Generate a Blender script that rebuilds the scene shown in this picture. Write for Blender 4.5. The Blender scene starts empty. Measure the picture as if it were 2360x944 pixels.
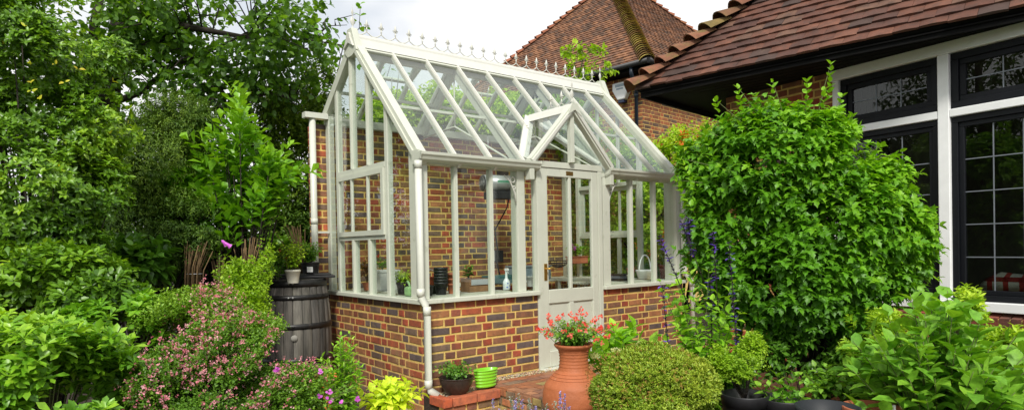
import bpy, math, random
import numpy as np
from mathutils import Vector, Matrix
random.seed(7); RNG = np.random.default_rng(11)
SC = bpy.context.scene; COL = SC.collection
PI = math.pi
# ------------------------------------------------------------------ camera model (used to find real positions)
F, CY, PIT, ROL, CH = 1470.1, 583.0, -.0103, .0188, 1.25
def ray(px, py):
    X, Y = px-1180, py-CY; c, s = math.cos(ROL), math.sin(ROL)
    u = c*X-s*Y; v = s*X+c*Y
    x, y2, z2 = u/F, 1.0, -v/F
    return Vector((x, y2*math.cos(PIT)-z2*math.sin(PIT), y2*math.sin(PIT)+z2*math.cos(PIT)))
def P(px, py, d):
    r = ray(px, py); return Vector((0, 0, CH))+r*(d/r.y)
def PZ(px, py, z):
    r = ray(px, py); return Vector((0, 0, CH))+r*((z-CH)/r.z)
GX, GY, YAW = -.8019, 5.6059, .6709
CA, SA = math.cos(YAW), math.sin(YAW)
def G(a, b, z=0): return Vector((GX+a*CA-b*SA, GY+a*SA+b*CA, z))
def a_at(px, b, py=600):
    d = ray(px, py); t = (b-SA*GX+CA*GY)/(-SA*d.x+CA*d.y); p = d*t
    return CA*(p.x-GX)+SA*(p.y-GY)
def b_at(px, a, py=600):
    d = ray(px, py); t = (a+CA*GX+SA*GY)/(CA*d.x+SA*d.y); p = d*t
    return -SA*(p.x-GX)+CA*(p.y-GY)
# ------------------------------------------------------------------ mesh builder
class MB:
    def __init__(s): s.v = []; s.f = []; s.c = []; s.any = False; s.sm = []
    def add(s, vs, fs, col=None, smooth=False):
        n = len(s.v); s.v += [tuple(v) for v in vs]
        for f in fs:
            s.f.append([i+n for i in f]); s.c.append(col or (1, 1, 1)); s.sm.append(smooth)
        if col: s.any = True
        return s
    def box(s, x0, x1, y0, y1, z0, z1, col=None):
        return s.add([(x, y, z) for x in (x0, x1) for y in (y0, y1) for z in (z0, z1)],
            [(0, 1, 3, 2), (4, 6, 7, 5), (0, 4, 5, 1), (2, 3, 7, 6), (0, 2, 6, 4), (1, 5, 7, 3)], col)
    def bar(s, p, q, w, h, up=(0, 0, 1), col=None, bev=0.0):
        p = Vector(p); q = Vector(q); d = (q-p).normalized(); up = Vector(up)
        sd = d.cross(up)
        if sd.length < 1e-4: sd = d.cross(Vector((1, 0, 0)))
        sd.normalize(); n = sd.cross(d).normalized()
        if bev <= 0: pr = [(-w/2, -h/2), (w/2, -h/2), (w/2, h/2), (-w/2, h/2)]
        else:
            a, b = w/2, h/2
            pr = [(-a+bev, -b), (a-bev, -b), (a, -b+bev), (a, b-bev), (a-bev, b), (-a+bev, b), (-a, b-bev), (-a, -b+bev)]
        k = len(pr); vs = [o+sd*x+n*y for o in (p, q) for x, y in pr]
        fs = [(i, (i+1) % k, k+(i+1) % k, k+i) for i in range(k)]+[tuple(range(k))[::-1], tuple(range(k, 2*k))]
        return s.add(vs, fs, col)
    def tube(s, pts, rs, n=8, col=None, cap=True, smooth=True):
        pts = [Vector(p) for p in pts]
        if not hasattr(rs, '__len__'): rs = [rs]*len(pts)
        vs = []; ref = Vector((.13, .21, 1)).normalized()
        for i, p in enumerate(pts):
            d = (pts[min(i+1, len(pts)-1)]-pts[max(i-1, 0)])
            d = d.normalized() if d.length > 1e-9 else Vector((0, 0, 1))
            u = d.cross(ref)
            if u.length < .1: u = d.cross(Vector((1, 0, 0)))
            u.normalize(); w = d.cross(u)
            vs += [p+(u*math.cos(2*PI*k/n)+w*math.sin(2*PI*k/n))*rs[i] for k in range(n)]
        fs = [(i*n+k, i*n+(k+1) % n, (i+1)*n+(k+1) % n, (i+1)*n+k) for i in range(len(pts)-1) for k in range(n)]
        s.add(vs, fs, col, smooth)
        if cap:
            m = len(s.v)-len(vs)
            s.f.append([m+k for k in range(n)][::-1]); s.f.append([m+(len(pts)-1)*n+k for k in range(n)])
            s.c += [col or (1, 1, 1)]*2; s.sm += [False]*2
        return s
    def lathe(s, prof, n=32, o=(0, 0, 0), col=None, wob=0, sx=1, sy=1, smooth=True):
        o = Vector(o); vs = []
        for j, (r, z) in enumerate(prof):
            for k in range(n):
                t = 2*PI*k/n; rr = r*(1+wob*math.sin(3*t+j))
                vs.append(o+Vector((rr*math.cos(t)*sx, rr*math.sin(t)*sy, z)))
        fs = [(i*n+k, i*n+(k+1) % n, (i+1)*n+(k+1) % n, (i+1)*n+k) for i in range(len(prof)-1) for k in range(n)]
        return s.add(vs, fs, col, smooth)
    def disc(s, r, z, n=24, o=(0, 0, 0), col=None):
        o = Vector(o); return s.add([o+Vector((r*math.cos(2*PI*k/n), r*math.sin(2*PI*k/n), z)) for k in range(n)], [tuple(range(n))], col)
    def prism(s, poly, ex, col=None):
        """poly: list of 3D points (planar), ex: extrusion vector"""
        ex = Vector(ex); k = len(poly); vs = [Vector(p) for p in poly]; vs += [p+ex for p in vs]
        return s.add(vs, [tuple(range(k))[::-1], tuple(range(k, 2*k))]+[(i, (i+1) % k, k+(i+1) % k, k+i) for i in range(k)], col)
    def mesh(s, name):
        m = bpy.data.meshes.new(name); m.from_pydata(s.v, [], s.f); m.update()
        m.polygons.foreach_set('use_smooth', s.sm)
        if s.any:
            a = m.attributes.new('col', 'FLOAT_COLOR', 'FACE')
            a.data.foreach_set('color', [x for c in s.c for x in (*c, 1.0)])
        return m
    def build(s, name, mat, parent=None):
        o = bpy.data.objects.new(name, s.mesh(name)); COL.objects.link(o)
        if mat: o.data.materials.append(mat)
        if parent: o.parent = parent
        return o
def bevel(o, w=.004, seg=2):
    m = o.modifiers.new('b', 'BEVEL'); m.width = w; m.segments = seg; m.limit_method = 'ANGLE'; m.angle_limit = .6; return o
def tag(o, label, cat, group=None, kind=None):
    o['label'] = label; o['category'] = cat
    if group: o['group'] = group
    if kind: o['kind'] = kind
    return o
def empty(name, loc=(0, 0, 0), rz=0, label=None, cat=None, group=None):
    o = bpy.data.objects.new(name, None); COL.objects.link(o); o.location = loc; o.rotation_euler = (0, 0, rz); o.empty_display_size = .1
    if label: tag(o, label, cat, group)
    return o
def struct(o): o['kind'] = 'structure'; return o
# ------------------------------------------------------------------ materials
def nmat(name):
    m = bpy.data.materials.new(name); m.use_nodes = True; nt = m.node_tree; nt.nodes.clear()
    out = nt.nodes.new('ShaderNodeOutputMaterial'); return m, nt, out
def N(nt, t, **k):
    n = nt.nodes.new(t)
    for a, b in k.items():
        if a.startswith('i_'):
            key = a[2:]
            n.inputs[int(key) if key.isdigit() else key.replace('_', ' ')].default_value = b
        else: setattr(n, a, b)
    return n
def c4(c): return (c[0], c[1], c[2], 1)
def ramp(nt, stops):
    r = nt.nodes.new('ShaderNodeValToRGB'); e = r.color_ramp.elements
    while len(e) > 1: e.remove(e[0])
    e[0].position = stops[0][0]; e[0].color = c4(stops[0][1])
    for p, c in stops[1:]:
        x = e.new(p); x.color = c4(c)
    return r
def mixc(nt, a, b, fac, mode='MIX'):
    m = nt.nodes.new('ShaderNodeMix'); m.data_type = 'RGBA'; m.blend_type = mode
    for i, v in ((0, fac), (6, a), (7, b)):
        if hasattr(v, 'is_output') or hasattr(v, 'links'): nt.links.new(v, m.inputs[i])
        elif isinstance(v, (int, float)): m.inputs[i].default_value = v
        else: m.inputs[i].default_value = c4(v)
    return m.outputs[2]
def mat_plain(name, c, rough=.5, metal=0, var=.12, scale=9, bump=.0, spec=.5, stain=None, coat=0):
    m, nt, out = nmat(name); b = N(nt, 'ShaderNodeBsdfPrincipled'); L = nt.links.new
    tc = N(nt, 'ShaderNodeTexCoord'); no = N(nt, 'ShaderNodeTexNoise', i_Scale=scale, i_Detail=5.0, i_Roughness=.6)
    L(tc.outputs['Object'], no.inputs['Vector'])
    r = ramp(nt, [(.3, [x*(1-var) for x in c]), (.7, [min(1, x*(1+var)) for x in c])]); L(no.outputs[0], r.inputs[0])
    colr = r.outputs[0]
    if stain:
        n2 = N(nt, 'ShaderNodeTexNoise', i_Scale=stain[1], i_Detail=6.0, i_Roughness=.7); L(tc.outputs['Object'], n2.inputs['Vector'])
        rr = ramp(nt, [(stain[2], (0, 0, 0)), (min(.99, stain[2]+.14), (1, 1, 1))]); L(n2.outputs[0], rr.inputs[0])
        colr = mixc(nt, colr, stain[0], rr.outputs[0])
    L(colr, b.inputs['Base Color']); b.inputs['Roughness'].default_value = rough; b.inputs['Metallic'].default_value = metal
    b.inputs['Specular IOR Level'].default_value = spec; b.inputs['Coat Weight'].default_value = coat
    if bump:
        n3 = N(nt, 'ShaderNodeTexNoise', i_Scale=scale*6, i_Detail=4.0); L(tc.outputs['Object'], n3.inputs['Vector'])
        bp = N(nt, 'ShaderNodeBump', i_Strength=bump, i_Distance=.01); L(n3.outputs[0], bp.inputs['Height']); L(bp.outputs[0], b.inputs['Normal'])
    L(b.outputs[0], out.inputs[0]); return m
def mat_attr(name, rough=.8, mott=(.03, .03, .035), amt=.45, scale=30, bump=.4, stain=None, spec=.3, dist=.006):
    """per-face colour attribute 'col' with mottling"""
    m, nt, out = nmat(name); b = N(nt, 'ShaderNodeBsdfPrincipled'); L = nt.links.new
    at = N(nt, 'ShaderNodeAttribute', attribute_name='col'); tc = N(nt, 'ShaderNodeTexCoord')
    no = N(nt, 'ShaderNodeTexNoise', i_Scale=scale, i_Detail=6.0, i_Roughness=.65); L(tc.outputs['Object'], no.inputs['Vector'])
    r = ramp(nt, [(.42, (0, 0, 0)), (.7, (amt, amt, amt))]); L(no.outputs[0], r.inputs[0])
    c = mixc(nt, at.outputs['Color'], mott, r.outputs[0])
    n4 = N(nt, 'ShaderNodeTexNoise', i_Scale=scale*.35, i_Detail=3.0); L(tc.outputs['Object'], n4.inputs['Vector'])
    r4 = ramp(nt, [(.3, (.78, .78, .78)), (.7, (1.25, 1.22, 1.15))]); L(n4.outputs[0], r4.inputs[0])
    c = mixc(nt, c, r4.outputs[0], 1.0, 'MULTIPLY')
    if stain:
        n2 = N(nt, 'ShaderNodeTexNoise', i_Scale=stain[1], i_Detail=7.0, i_Roughness=.7); L(tc.outputs['Object'], n2.inputs['Vector'])
        rr = ramp(nt, [(stain[2], (0, 0, 0)), (stain[2]+.15, (stain[3],)*3)]); L(n2.outputs[0], rr.inputs[0]); c = mixc(nt, c, stain[0], rr.outputs[0])
    L(c, b.inputs['Base Color']); b.inputs['Roughness'].default_value = rough; b.inputs['Specular IOR Level'].default_value = spec
    n3 = N(nt, 'ShaderNodeTexNoise', i_Scale=scale*3, i_Detail=5.0); L(tc.outputs['Object'], n3.inputs['Vector'])
    bp = N(nt, 'ShaderNodeBump', i_Strength=bump, i_Distance=dist); L(n3.outputs[0], bp.inputs['Height']); L(bp.outputs[0], b.inputs['Normal'])
    L(b.outputs[0], out.inputs[0]); return m
def mat_leaf(name, cols, rough=.45, tr=.3, spec=.4, trc=None):
    m, nt, out = nmat(name); L = nt.links.new; b = N(nt, 'ShaderNodeBsdfPrincipled'); t = N(nt, 'ShaderNodeBsdfTranslucent')
    at = N(nt, 'ShaderNodeAttribute', attribute_name='tint')
    k = len(cols); cols = [tuple(min(.85, v*q) for v, q in zip(c, (1.22, 1.22, .9))) for c in cols] if 'leaf' in name else cols
    r = ramp(nt, [((i+.0)/(k-1) if k > 1 else 0, c) for i, c in enumerate(cols)]); L(at.outputs['Fac'], r.inputs[0])
    tc = N(nt, 'ShaderNodeTexCoord'); no = N(nt, 'ShaderNodeTexNoise', i_Scale=55.0, i_Detail=3.0); L(tc.outputs['Object'], no.inputs['Vector'])
    rr = ramp(nt, [(.35, (.8, .8, .8)), (.65, (1.15, 1.15, 1.15))]); L(no.outputs[0], rr.inputs[0])
    c = mixc(nt, r.outputs[0], rr.outputs[0], 1.0, 'MULTIPLY')
    L(c, b.inputs['Base Color']); b.inputs['Roughness'].default_value = rough; b.inputs['Specular IOR Level'].default_value = spec
    ct = mixc(nt, c, trc or (1.5, 1.45, .5), 1.0, 'MULTIPLY'); L(ct, t.inputs[0])
    mx = N(nt, 'ShaderNodeMixShader', i_0=tr); L(b.outputs[0], mx.inputs[1]); L(t.outputs[0], mx.inputs[2]); L(mx.outputs[0], out.inputs[0]); return m
def mat_glass(name, tint=(.95, .975, .96), refl=1.0):
    m, nt, out = nmat(name); L = nt.links.new
    g = N(nt, 'ShaderNodeBsdfGlossy'); g.inputs['Roughness'].default_value = .0; g.inputs['Color'].default_value = (1, 1, 1, 1)
    tc = N(nt, 'ShaderNodeTexCoord'); no = N(nt, 'ShaderNodeTexNoise', i_Scale=2.2, i_Detail=1.0); L(tc.outputs['Object'], no.inputs['Vector'])
    bp = N(nt, 'ShaderNodeBump', i_Strength=.2, i_Distance=.01); L(no.outputs[0], bp.inputs['Height']); L(bp.outputs[0], g.inputs['Normal'])
    t = N(nt, 'ShaderNodeBsdfTransparent'); t.inputs[0].default_value = c4(tint)
    ge = N(nt, 'ShaderNodeNewGeometry'); dt = N(nt, 'ShaderNodeVectorMath', operation='DOT_PRODUCT'); L(ge.outputs['Normal'], dt.inputs[0]); L(ge.outputs['Incoming'], dt.inputs[1])
    def mt(op, a, b=None, clamp=False):
        x = N(nt, 'ShaderNodeMath', operation=op); x.use_clamp = clamp
        for i, v in enumerate((a, b)):
            if v is None: continue
            if isinstance(v, (int, float)): x.inputs[i].default_value = v
            else: L(v, x.inputs[i])
        return x.outputs[0]
    f = mt('POWER', mt('SUBTRACT', 1.0, mt('ABSOLUTE', dt.outputs['Value'])), 5.0)
    f = mt('MULTIPLY', mt('ADD', mt('MULTIPLY', f, .96), .04), refl, True)
    mx = N(nt, 'ShaderNodeMixShader'); L(f, mx.inputs[0]); L(t.outputs[0], mx.inputs[1]); L(g.outputs[0], mx.inputs[2]); L(mx.outputs[0], out.inputs[0]); return m
M = {}
PAINT = M['paint'] = mat_plain('sage_paint', (.57, .59, .50), .42, var=.05, scale=3, spec=.5, stain=((.40, .42, .32), 7, .60))
M['pipe'] = mat_plain('white_pipe', (.62, .63, .56), .35, var=.03, stain=((.5, .5, .42), 7, .68))
M['white'] = mat_plain('white_paint', (.88, .89, .89), .4, var=.04, stain=((.55, .56, .5), 6, .68))
M['glass'] = mat_glass('clear_glass')
M['winglass'] = mat_glass('window_glass', (.62, .66, .64), .95)
M['brick'] = mat_attr('brick', .85, (.06, .048, .048), .5, 17, .6, stain=((.46, .34, .14), 3.4, .58, .55))
M['mortar'] = mat_plain('yellow_mortar', (.68, .475, .145), .95, var=.2, scale=14, bump=.5, stain=((.30, .23, .12), 4, .6))
M['tile'] = mat_attr('clay_tile', .8, (.05, .035, .03), .6, 14, .5, stain=((.10, .09, .05), 5, .62, .5))
M['moss'] = mat_attr('mossy_tile', .9, (.22, .17, .03), .95, 7, .8, stain=((.06, .05, .02), 9, .55, .7))
M['blackp'] = mat_plain('black_plastic', (.016, .016, .018), .5, var=.2, scale=20)
M['blackw'] = mat_plain('black_window_paint', (.006, .007, .010), .5, spec=.25, var=.1)
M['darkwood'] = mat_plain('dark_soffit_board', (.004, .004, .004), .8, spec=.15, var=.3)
M['terra'] = mat_plain('terracotta', (.42, .13, .06), .7, var=.15, scale=7, bump=.25, stain=((.55, .30, .20), 6, .6))
M['urn'] = mat_plain('urn_terracotta', (.42, .125, .045), .65, var=.18, scale=5, bump=.5, stain=((.48, .26, .15), 11, .62))
M['soil'] = mat_plain('soil', (.035, .022, .014), .95, var=.5, scale=30, bump=1)
M['stem'] = mat_plain('green_stem', (.10, .13, .03), .6, var=.3)
M['bark'] = mat_plain('bark', (.035, .027, .02), .9, var=.4, scale=18, bump=1)
M['twig'] = mat_plain('twig', (.13, .09, .05), .9, var=.4, scale=30, bump=.6)
M['steel'] = mat_plain('steel', (.45, .46, .46), .35, .45, var=.05)
M['lead'] = mat_plain('lead_strip', (.20, .22, .25), .5, .3, var=.1)
M['brass'] = mat_plain('brass', (.70, .45, .12), .28, 1, var=.1)
M['castwhite'] = mat_plain('cresting_paint', (.60, .60, .54), .4, var=.04)
# ------------------------------------------------------------------ brickwork
def pick(tbl):
    r = random.random()
    for w, c in tbl:
        if r < w: return c
        r -= w
    return tbl[-1][1]
STR = [(.18, (.135, .10, .095)), (.22, (.19, .125, .09)), (.26, (.25, .115, .065)), (.20, (.35, .15, .065)), (.14, (.37, .095, .045))]
HED = [(.44, (.34, .075, .04)), (.30, (.29, .09, .052)), (.16, (.21, .09, .06)), (.10, (.14, .095, .085))]
def brick_face(mb, o, u, n, W, H, gauge=.0755, joint=.0180, phase=0, tblS=STR, tblH=HED, proud=.005, light=1.0, skip=None):
    o = Vector(o); u = Vector(u).normalized(); n = Vector(n).normalized(); z = Vector((0, 0, 1))
    sl, hl = .215, .1025; k = 0; zz = H
    while zz > gauge*.45:
        h0 = max(zz-gauge+joint, 0.0); h1 = zz
        x = -((sl+joint+(hl-sl)/2+sl/2) if (k+phase) % 2 else 0)
        j = 0
        while x < W:
            ln = sl if j % 2 == 0 else hl
            a0, a1 = max(x, 0), min(x+ln, W)
            if a1-a0 > .03 and h1-h0 > .02 and not (skip and skip((a0+a1)/2, (h0+h1)/2)):
                c = pick(tblS if j % 2 == 0 else tblH); f = light*random.uniform(.82, 1.2)
                c = tuple(v*f for v in c); jt = lambda s=.0034: random.uniform(-s, s); e = .0055
                pd = proud+jt(.0015)
                base = [o+u*(a0+jt())+z*(h0+jt()), o+u*(a1+jt())+z*(h0+jt()), o+u*(a1+jt())+z*(h1+jt()), o+u*(a0+jt())+z*(h1+jt())]
                ins = [base[0]+u*e+z*e, base[1]-u*e+z*e, base[2]-u*e-z*e, base[3]+u*e-z*e]
                vs = [p-n*.004 for p in base]+[p+n*(pd*.55) for p in base]+[p+n*pd for p in ins]
                fs = [(i, (i+1) % 4, 4+(i+1) % 4, 4+i) for i in range(4)]+[(4+i, 4+(i+1) % 4, 8+(i+1) % 4, 8+i) for i in range(4)]+[(8, 9, 10, 11)]
                mb.add(vs, fs, c)
            x += ln+joint; j += 1
        zz -= gauge; k += 1
# ------------------------------------------------------------------ leaves
def tmpl(edge, mid, fold=.15, curl=.15):
    """edge: [(x,y)..] right edge stations, mid: y of midrib stations; base (0,0), tip (0,1)"""
    n = len(edge); V = [(0, 0, 0)]
    cz = lambda y: -curl*y*y
    for (x, y), m in zip(edge, mid): V += [(0, m, cz(m)), (x, y, cz(y)+fold*x), (-x, y, cz(y)+fold*x)]
    V.append((0, 1, cz(1))); T = []
    m = lambda i: 1+3*i; tip = len(V)-1
    T += [(0, 2, 1), (0, 1, 3)]
    for i in range(n-1):
        a, b = m(i), m(i+1); T += [(a, a+1, b+1), (a, b+1, b), (a, b, b+2), (a, b+2, a+2)]
    a = m(n-1); T += [(a, a+1, tip), (a, tip, a+2)]
    return np.array(V, float), np.array(T)
T_OV = tmpl([(.22, .28), (.2, .66)], [.28, .66], .5, .22)
T_OBO = tmpl([(.10, .3), (.235, .70)], [.3, .70], .35, .18)
T_LONG = tmpl([(.16, .3), (.15, .65)], [.3, .65], .5, .3)
T_WIDE = tmpl([(.30, .22), (.33, .5), (.16, .8)], [.25, .5, .8], .35, .3)
T_RND = tmpl([(.34, .2), (.40, .55), (.22, .88)], [.25, .55, .88], .25, .2)
T_LOB = tmpl([(.16, .04), (.50, .46), (.20, .44), (.27, .66), (.10, .80)], [.12, .34, .46, .64, .8], .3, .35)
T_SM = (np.array([(0, 0, 0), (.26, .5, .1), (0, 1, -.1), (-.26, .5, .1)], float), np.array([(0, 1, 2), (0, 2, 3)]))
T_NDL = (np.array([(0, 0, 0), (.10, .5, .03), (0, 1, -.05), (-.10, .5, .03)], float), np.array([(0, 1, 2), (0, 2, 3)]))
T_PET = (np.array([(0, 0, 0), (.3, .7, .1), (0, 1, 0), (-.3, .7, .1)], float), np.array([(0, 1, 2), (0, 2, 3)]))
def nrm(a): return a/np.maximum(np.linalg.norm(a, axis=-1, keepdims=True), 1e-9)
def rnd(n): return nrm(RNG.normal(size=(n, 3)))
def leaf_mesh(name, sets, origin):
    """sets: list of (template, pos, dir, nrm, length, width factor, tint)"""
    VV = []; TT = []; CC = []; off = 0
    for (tv, tt), p, d, n, ln, wf, ti in sets:
        d = nrm(d); x = nrm(np.cross(d, n)); z = np.cross(x, d); N_ = len(p)
        ln = np.broadcast_to(ln, (N_,))[:, None, None]
        v = p[:, None, :]+ln*(tv[None, :, 0:1]*wf*x[:, None, :]+tv[None, :, 1:2]*d[:, None, :]+tv[None, :, 2:3]*z[:, None, :])
        VV.append(v.reshape(-1, 3)); k = len(tv)
        TT.append((tt[None]+(np.arange(N_)*k)[:, None, None]+off).reshape(-1, 3)); off += N_*k
        CC.append(np.repeat(np.clip(ti, 0, 1), len(tt)))
    V = np.concatenate(VV)-np.array(origin); T = np.concatenate(TT); C = np.concatenate(CC)
    m = bpy.data.meshes.new(name); m.vertices.add(len(V)); m.vertices.foreach_set('co', V.astype(np.float32).ravel())
    m.loops.add(T.size); m.loops.foreach_set('vertex_index', T.astype(np.int32).ravel())
    m.polygons.add(len(T)); m.polygons.foreach_set('loop_start', np.arange(0, T.size, 3, dtype=np.int32))
    m.update(calc_edges=True)
    a = m.attributes.new('tint', 'FLOAT', 'FACE'); a.data.foreach_set('value', C.astype(np.float32)); return m
def lobj(name, sets, mat, root):
    o = bpy.data.objects.new(name, leaf_mesh(name, sets, root.location if root else (0, 0, 0))); COL.objects.link(o)
    o.data.materials.append(mat); o.parent = root; return o
def perp(A):
    r = rnd(len(A)); return nrm(np.cross(A, r))
def whorl(Pt, A, k, th, ln, tm=T_OV, wf=1, thv=.25, tint=None, lv=.25, droop=0.0):
    n = len(Pt); A = nrm(A); e1 = perp(A); e2 = np.cross(A, e1); S = []
    ph0 = RNG.uniform(0, 2*PI, n); tb = RNG.uniform(0, 1, n) if tint is None else tint
    for i in range(k):
        ph = ph0+2*PI*i/k+RNG.normal(0, .2, n); t = th+RNG.normal(0, thv, n)
        R = e1*np.cos(ph)[:, None]+e2*np.sin(ph)[:, None]
        d = A*np.cos(t)[:, None]+R*np.sin(t)[:, None]; d[:, 2] -= droop
        nn = A*np.sin(t)[:, None]-R*np.cos(t)[:, None]
        S.append((tm, Pt+RNG.normal(0, .004, (n, 3)), d, nn, ln*(1+RNG.uniform(-lv, lv, n)), wf, tb*.75+RNG.uniform(0, .25, n)))
    return S
def sprig(Pt, A, s, k, ang, ln, tm=T_OV, wf=1, droop=.2, tint=None, upn=.8, lv=.25, pair=True, bend=.1):
    n = len(Pt); A = nrm(A); e1 = perp(A); e2 = np.cross(A, e1); S = []
    tb = RNG.uniform(0, 1, n) if tint is None else tint
    for i in range(k):
        t = (i+.5)/k; q = Pt+A*(s*t)+np.array([0, 0, -bend*s*t*t])
        for sg in ((1, -1) if pair else (1,)):
            ph = PI/2*i+RNG.normal(0, .5, n) if pair else 2.4*i+RNG.normal(0, .4, n)
            R = (e1*np.cos(ph)[:, None]+e2*np.sin(ph)[:, None])*sg
            d = A*math.cos(ang*(1.15-.4*t))+R*math.sin(ang*(1.15-.4*t)); d[:, 2] -= droop
            nn = np.array([0, 0, upn])+A*.35+rnd(n)*.55
            S.append((tm, q, d, nn, ln*(1-.25*t)*(1+RNG.uniform(-lv, lv, n)), wf, tb*.6+.15*t+RNG.uniform(0, .25, n)))
    return S
def lump(d, seed, fr=3.0):
    r = np.random.default_rng(seed); a = r.normal(size=(5, 3))*fr; ph = r.uniform(0, 6.3, 5)
    return np.sin(d@a.T+ph).mean(axis=1)
def blobs_px(L):
    out = []
    for px, py, rx, rz, d, rd in L: out.append((np.array(P(px, py, d)), np.array([rx*d/F, rd, rz*d/F])))
    return out
def crown(B, n, shell=.35, seed=1, lum=.22, back=.3, up=.0, fr=3.0, zmin=-.2, gap=-1, gs=7.):
    ar = np.array([(r[0]*r[1]+r[0]*r[2]+r[1]*r[2]) for _, r in B]); ar = ar/ar.sum()
    Ps = []; As = []; tot = 0
    while tot < n:
        ids = RNG.choice(len(B), n, p=ar); C = np.array([B[i][0] for i in ids]); R = np.array([B[i][1] for i in ids])
        d = rnd(n); f = 1-shell*RNG.uniform(0, 1, n)**1.6+lum*lump(d*1.0+C*1.3, seed, fr)
        p = C+d*R*f[:, None]; o = nrm(d/R)
        keep = np.ones(n, bool)
        for c, r in B: keep &= ~((((p-c)/r)**2).sum(1) < (1-shell)**2*.7)
        view = nrm(p-np.array([0, 0, CH])); keep &= ((o*view).sum(1) < .25) | (RNG.uniform(size=n) < back)
        keep &= p[:, 2] > zmin
        if gap > -1: keep &= lump(p*gs, seed+9, 1.0) > gap*RNG.uniform(.6, 1, n)
        Ps.append(p[keep]); As.append(o[keep]); tot += keep.sum()
    p = np.concatenate(Ps)[:n]; o = np.concatenate(As)[:n]; o[:, 2] += up
    return p, nrm(o)
def tint_of(p, seed, sc=2.2, amt=.5): return np.clip(.5+amt*lump(p*sc, seed, 1.0)*1.6+RNG.normal(0, .15, len(p)), 0, 1)
def branches(root, base, pts, r0=.02, mat=None, name='branches', n=5, mid=.45):
    mb = MB(); b = Vector(base); o = root.location
    for q in pts:
        q = Vector(q); m = b.lerp(q, mid); m.z = b.z+(q.z-b.z)*(mid+.12); m2 = m.lerp(q, .5)+Vector((0, 0, .02))
        mb.tube([b-o, m-o, m2-o, q-o], [r0, r0*.65, r0*.42, r0*.15], n)
    return mb.build(name, mat or M['bark'], root)
# ------------------------------------------------------------------ world, sun, camera
def setup():
    w = bpy.data.worlds.new('World'); SC.world = w; w.use_nodes = True; nt = w.node_tree; nt.nodes.clear(); L = nt.links.new
    out = N(nt, 'ShaderNodeOutputWorld'); bg = N(nt, 'ShaderNodeBackground', i_Strength=.1); L(bg.outputs[0], out.inputs[0])
    sky = N(nt, 'ShaderNodeTexSky', sky_type='NISHITA', sun_disc=False)
    sd = Vector((.0, -1.0, 1.0)).normalized()
    sky.sun_elevation = math.asin(sd.z); sky.sun_rotation = math.atan2(sd.x, sd.y)
    tc = N(nt, 'ShaderNodeTexCoord'); mp = N(nt, 'ShaderNodeMapping'); mp.inputs['Scale'].default_value = (1, 1, 2.2); mp.inputs['Location'].default_value = (.35, .1, .35)
    L(tc.outputs['Generated'], mp.inputs['Vector'])
    no = N(nt, 'ShaderNodeTexNoise', i_Scale=2.6, i_Detail=6.0, i_Roughness=.5); L(mp.outputs[0], no.inputs['Vector'])
    r = ramp(nt, [(.36, (.72, .72, .72)), (.48, (1, 1, 1))]); L(no.outputs[0], r.inputs[0])
    n2 = N(nt, 'ShaderNodeTexNoise', i_Scale=1.3, i_Detail=4.0); L(mp.outputs[0], n2.inputs['Vector'])
    r2 = ramp(nt, [(.34, (7.1, 7.7, 8.2)), (.50, (9.7, 9.7, 9.65))]); L(n2.outputs[0], r2.inputs[0])
    L(mixc(nt, sky.outputs[0], r2.outputs[0], r.outputs[0]), bg.inputs[0])
    ld = bpy.data.lights.new('sun', 'SUN'); ld.energy = 3.2; ld.angle = math.radians(9); ld.color = (1, .96, .88)
    lo = bpy.data.objects.new('sun', ld); COL.objects.link(lo); lo.rotation_mode = 'QUATERNION'; lo.rotation_quaternion = sd.to_track_quat('Z', 'Y'); lo.location = (3, -4, 9)
    cd = bpy.data.cameras.new('camera'); co = bpy.data.objects.new('camera', cd); COL.objects.link(co); SC.camera = co
    cd.sensor_width = 36; cd.lens = 36*F/2360; cd.shift_y = (CY-472)/2360; cd.clip_start = .05; cd.clip_end = 500
    co.location = (0, 0, CH); co.rotation_mode = 'QUATERNION'
    co.rotation_quaternion = (Matrix.Rotation(PI/2+PIT, 3, 'X') @ Matrix.Rotation(-ROL, 3, 'Z')).to_quaternion()
    v = SC.view_settings; v.view_transform = 'Standard'; v.look = 'None'; v.exposure = .22; v.gamma = 1; v.use_curve_mapping = False
    c = SC.cycles; SC.render.engine = 'CYCLES'; c.max_bounces = 10; c.transparent_max_bounces = 32; c.diffuse_bounces = 4; c.glossy_bounces = 4; c.transmission_bounces = 6
    try: c.use_denoising = True; c.denoiser = 'OPENIMAGEDENOISE'
    except Exception: pass
setup()
# ------------------------------------------------------------------ ground
LOW = -.24
g = MB().add([(-150, -150, LOW), (150, -150, LOW), (150, 150, LOW), (-150, 150, LOW)], [(0, 1, 2, 3)]).build('ground', M['soil']); struct(g)
def gbox(mb, a0, a1, b0, b1, z0, z1, col=None):
    vs = [G(a, b, z) for a in (a0, a1) for b in (b0, b1) for z in (z0, z1)]
    return mb.add(vs, [(0, 1, 3, 2), (4, 6, 7, 5), (0, 4, 5, 1), (2, 3, 7, 6), (0, 2, 6, 4), (1, 5, 7, 3)], col)
TX = .58
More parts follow.
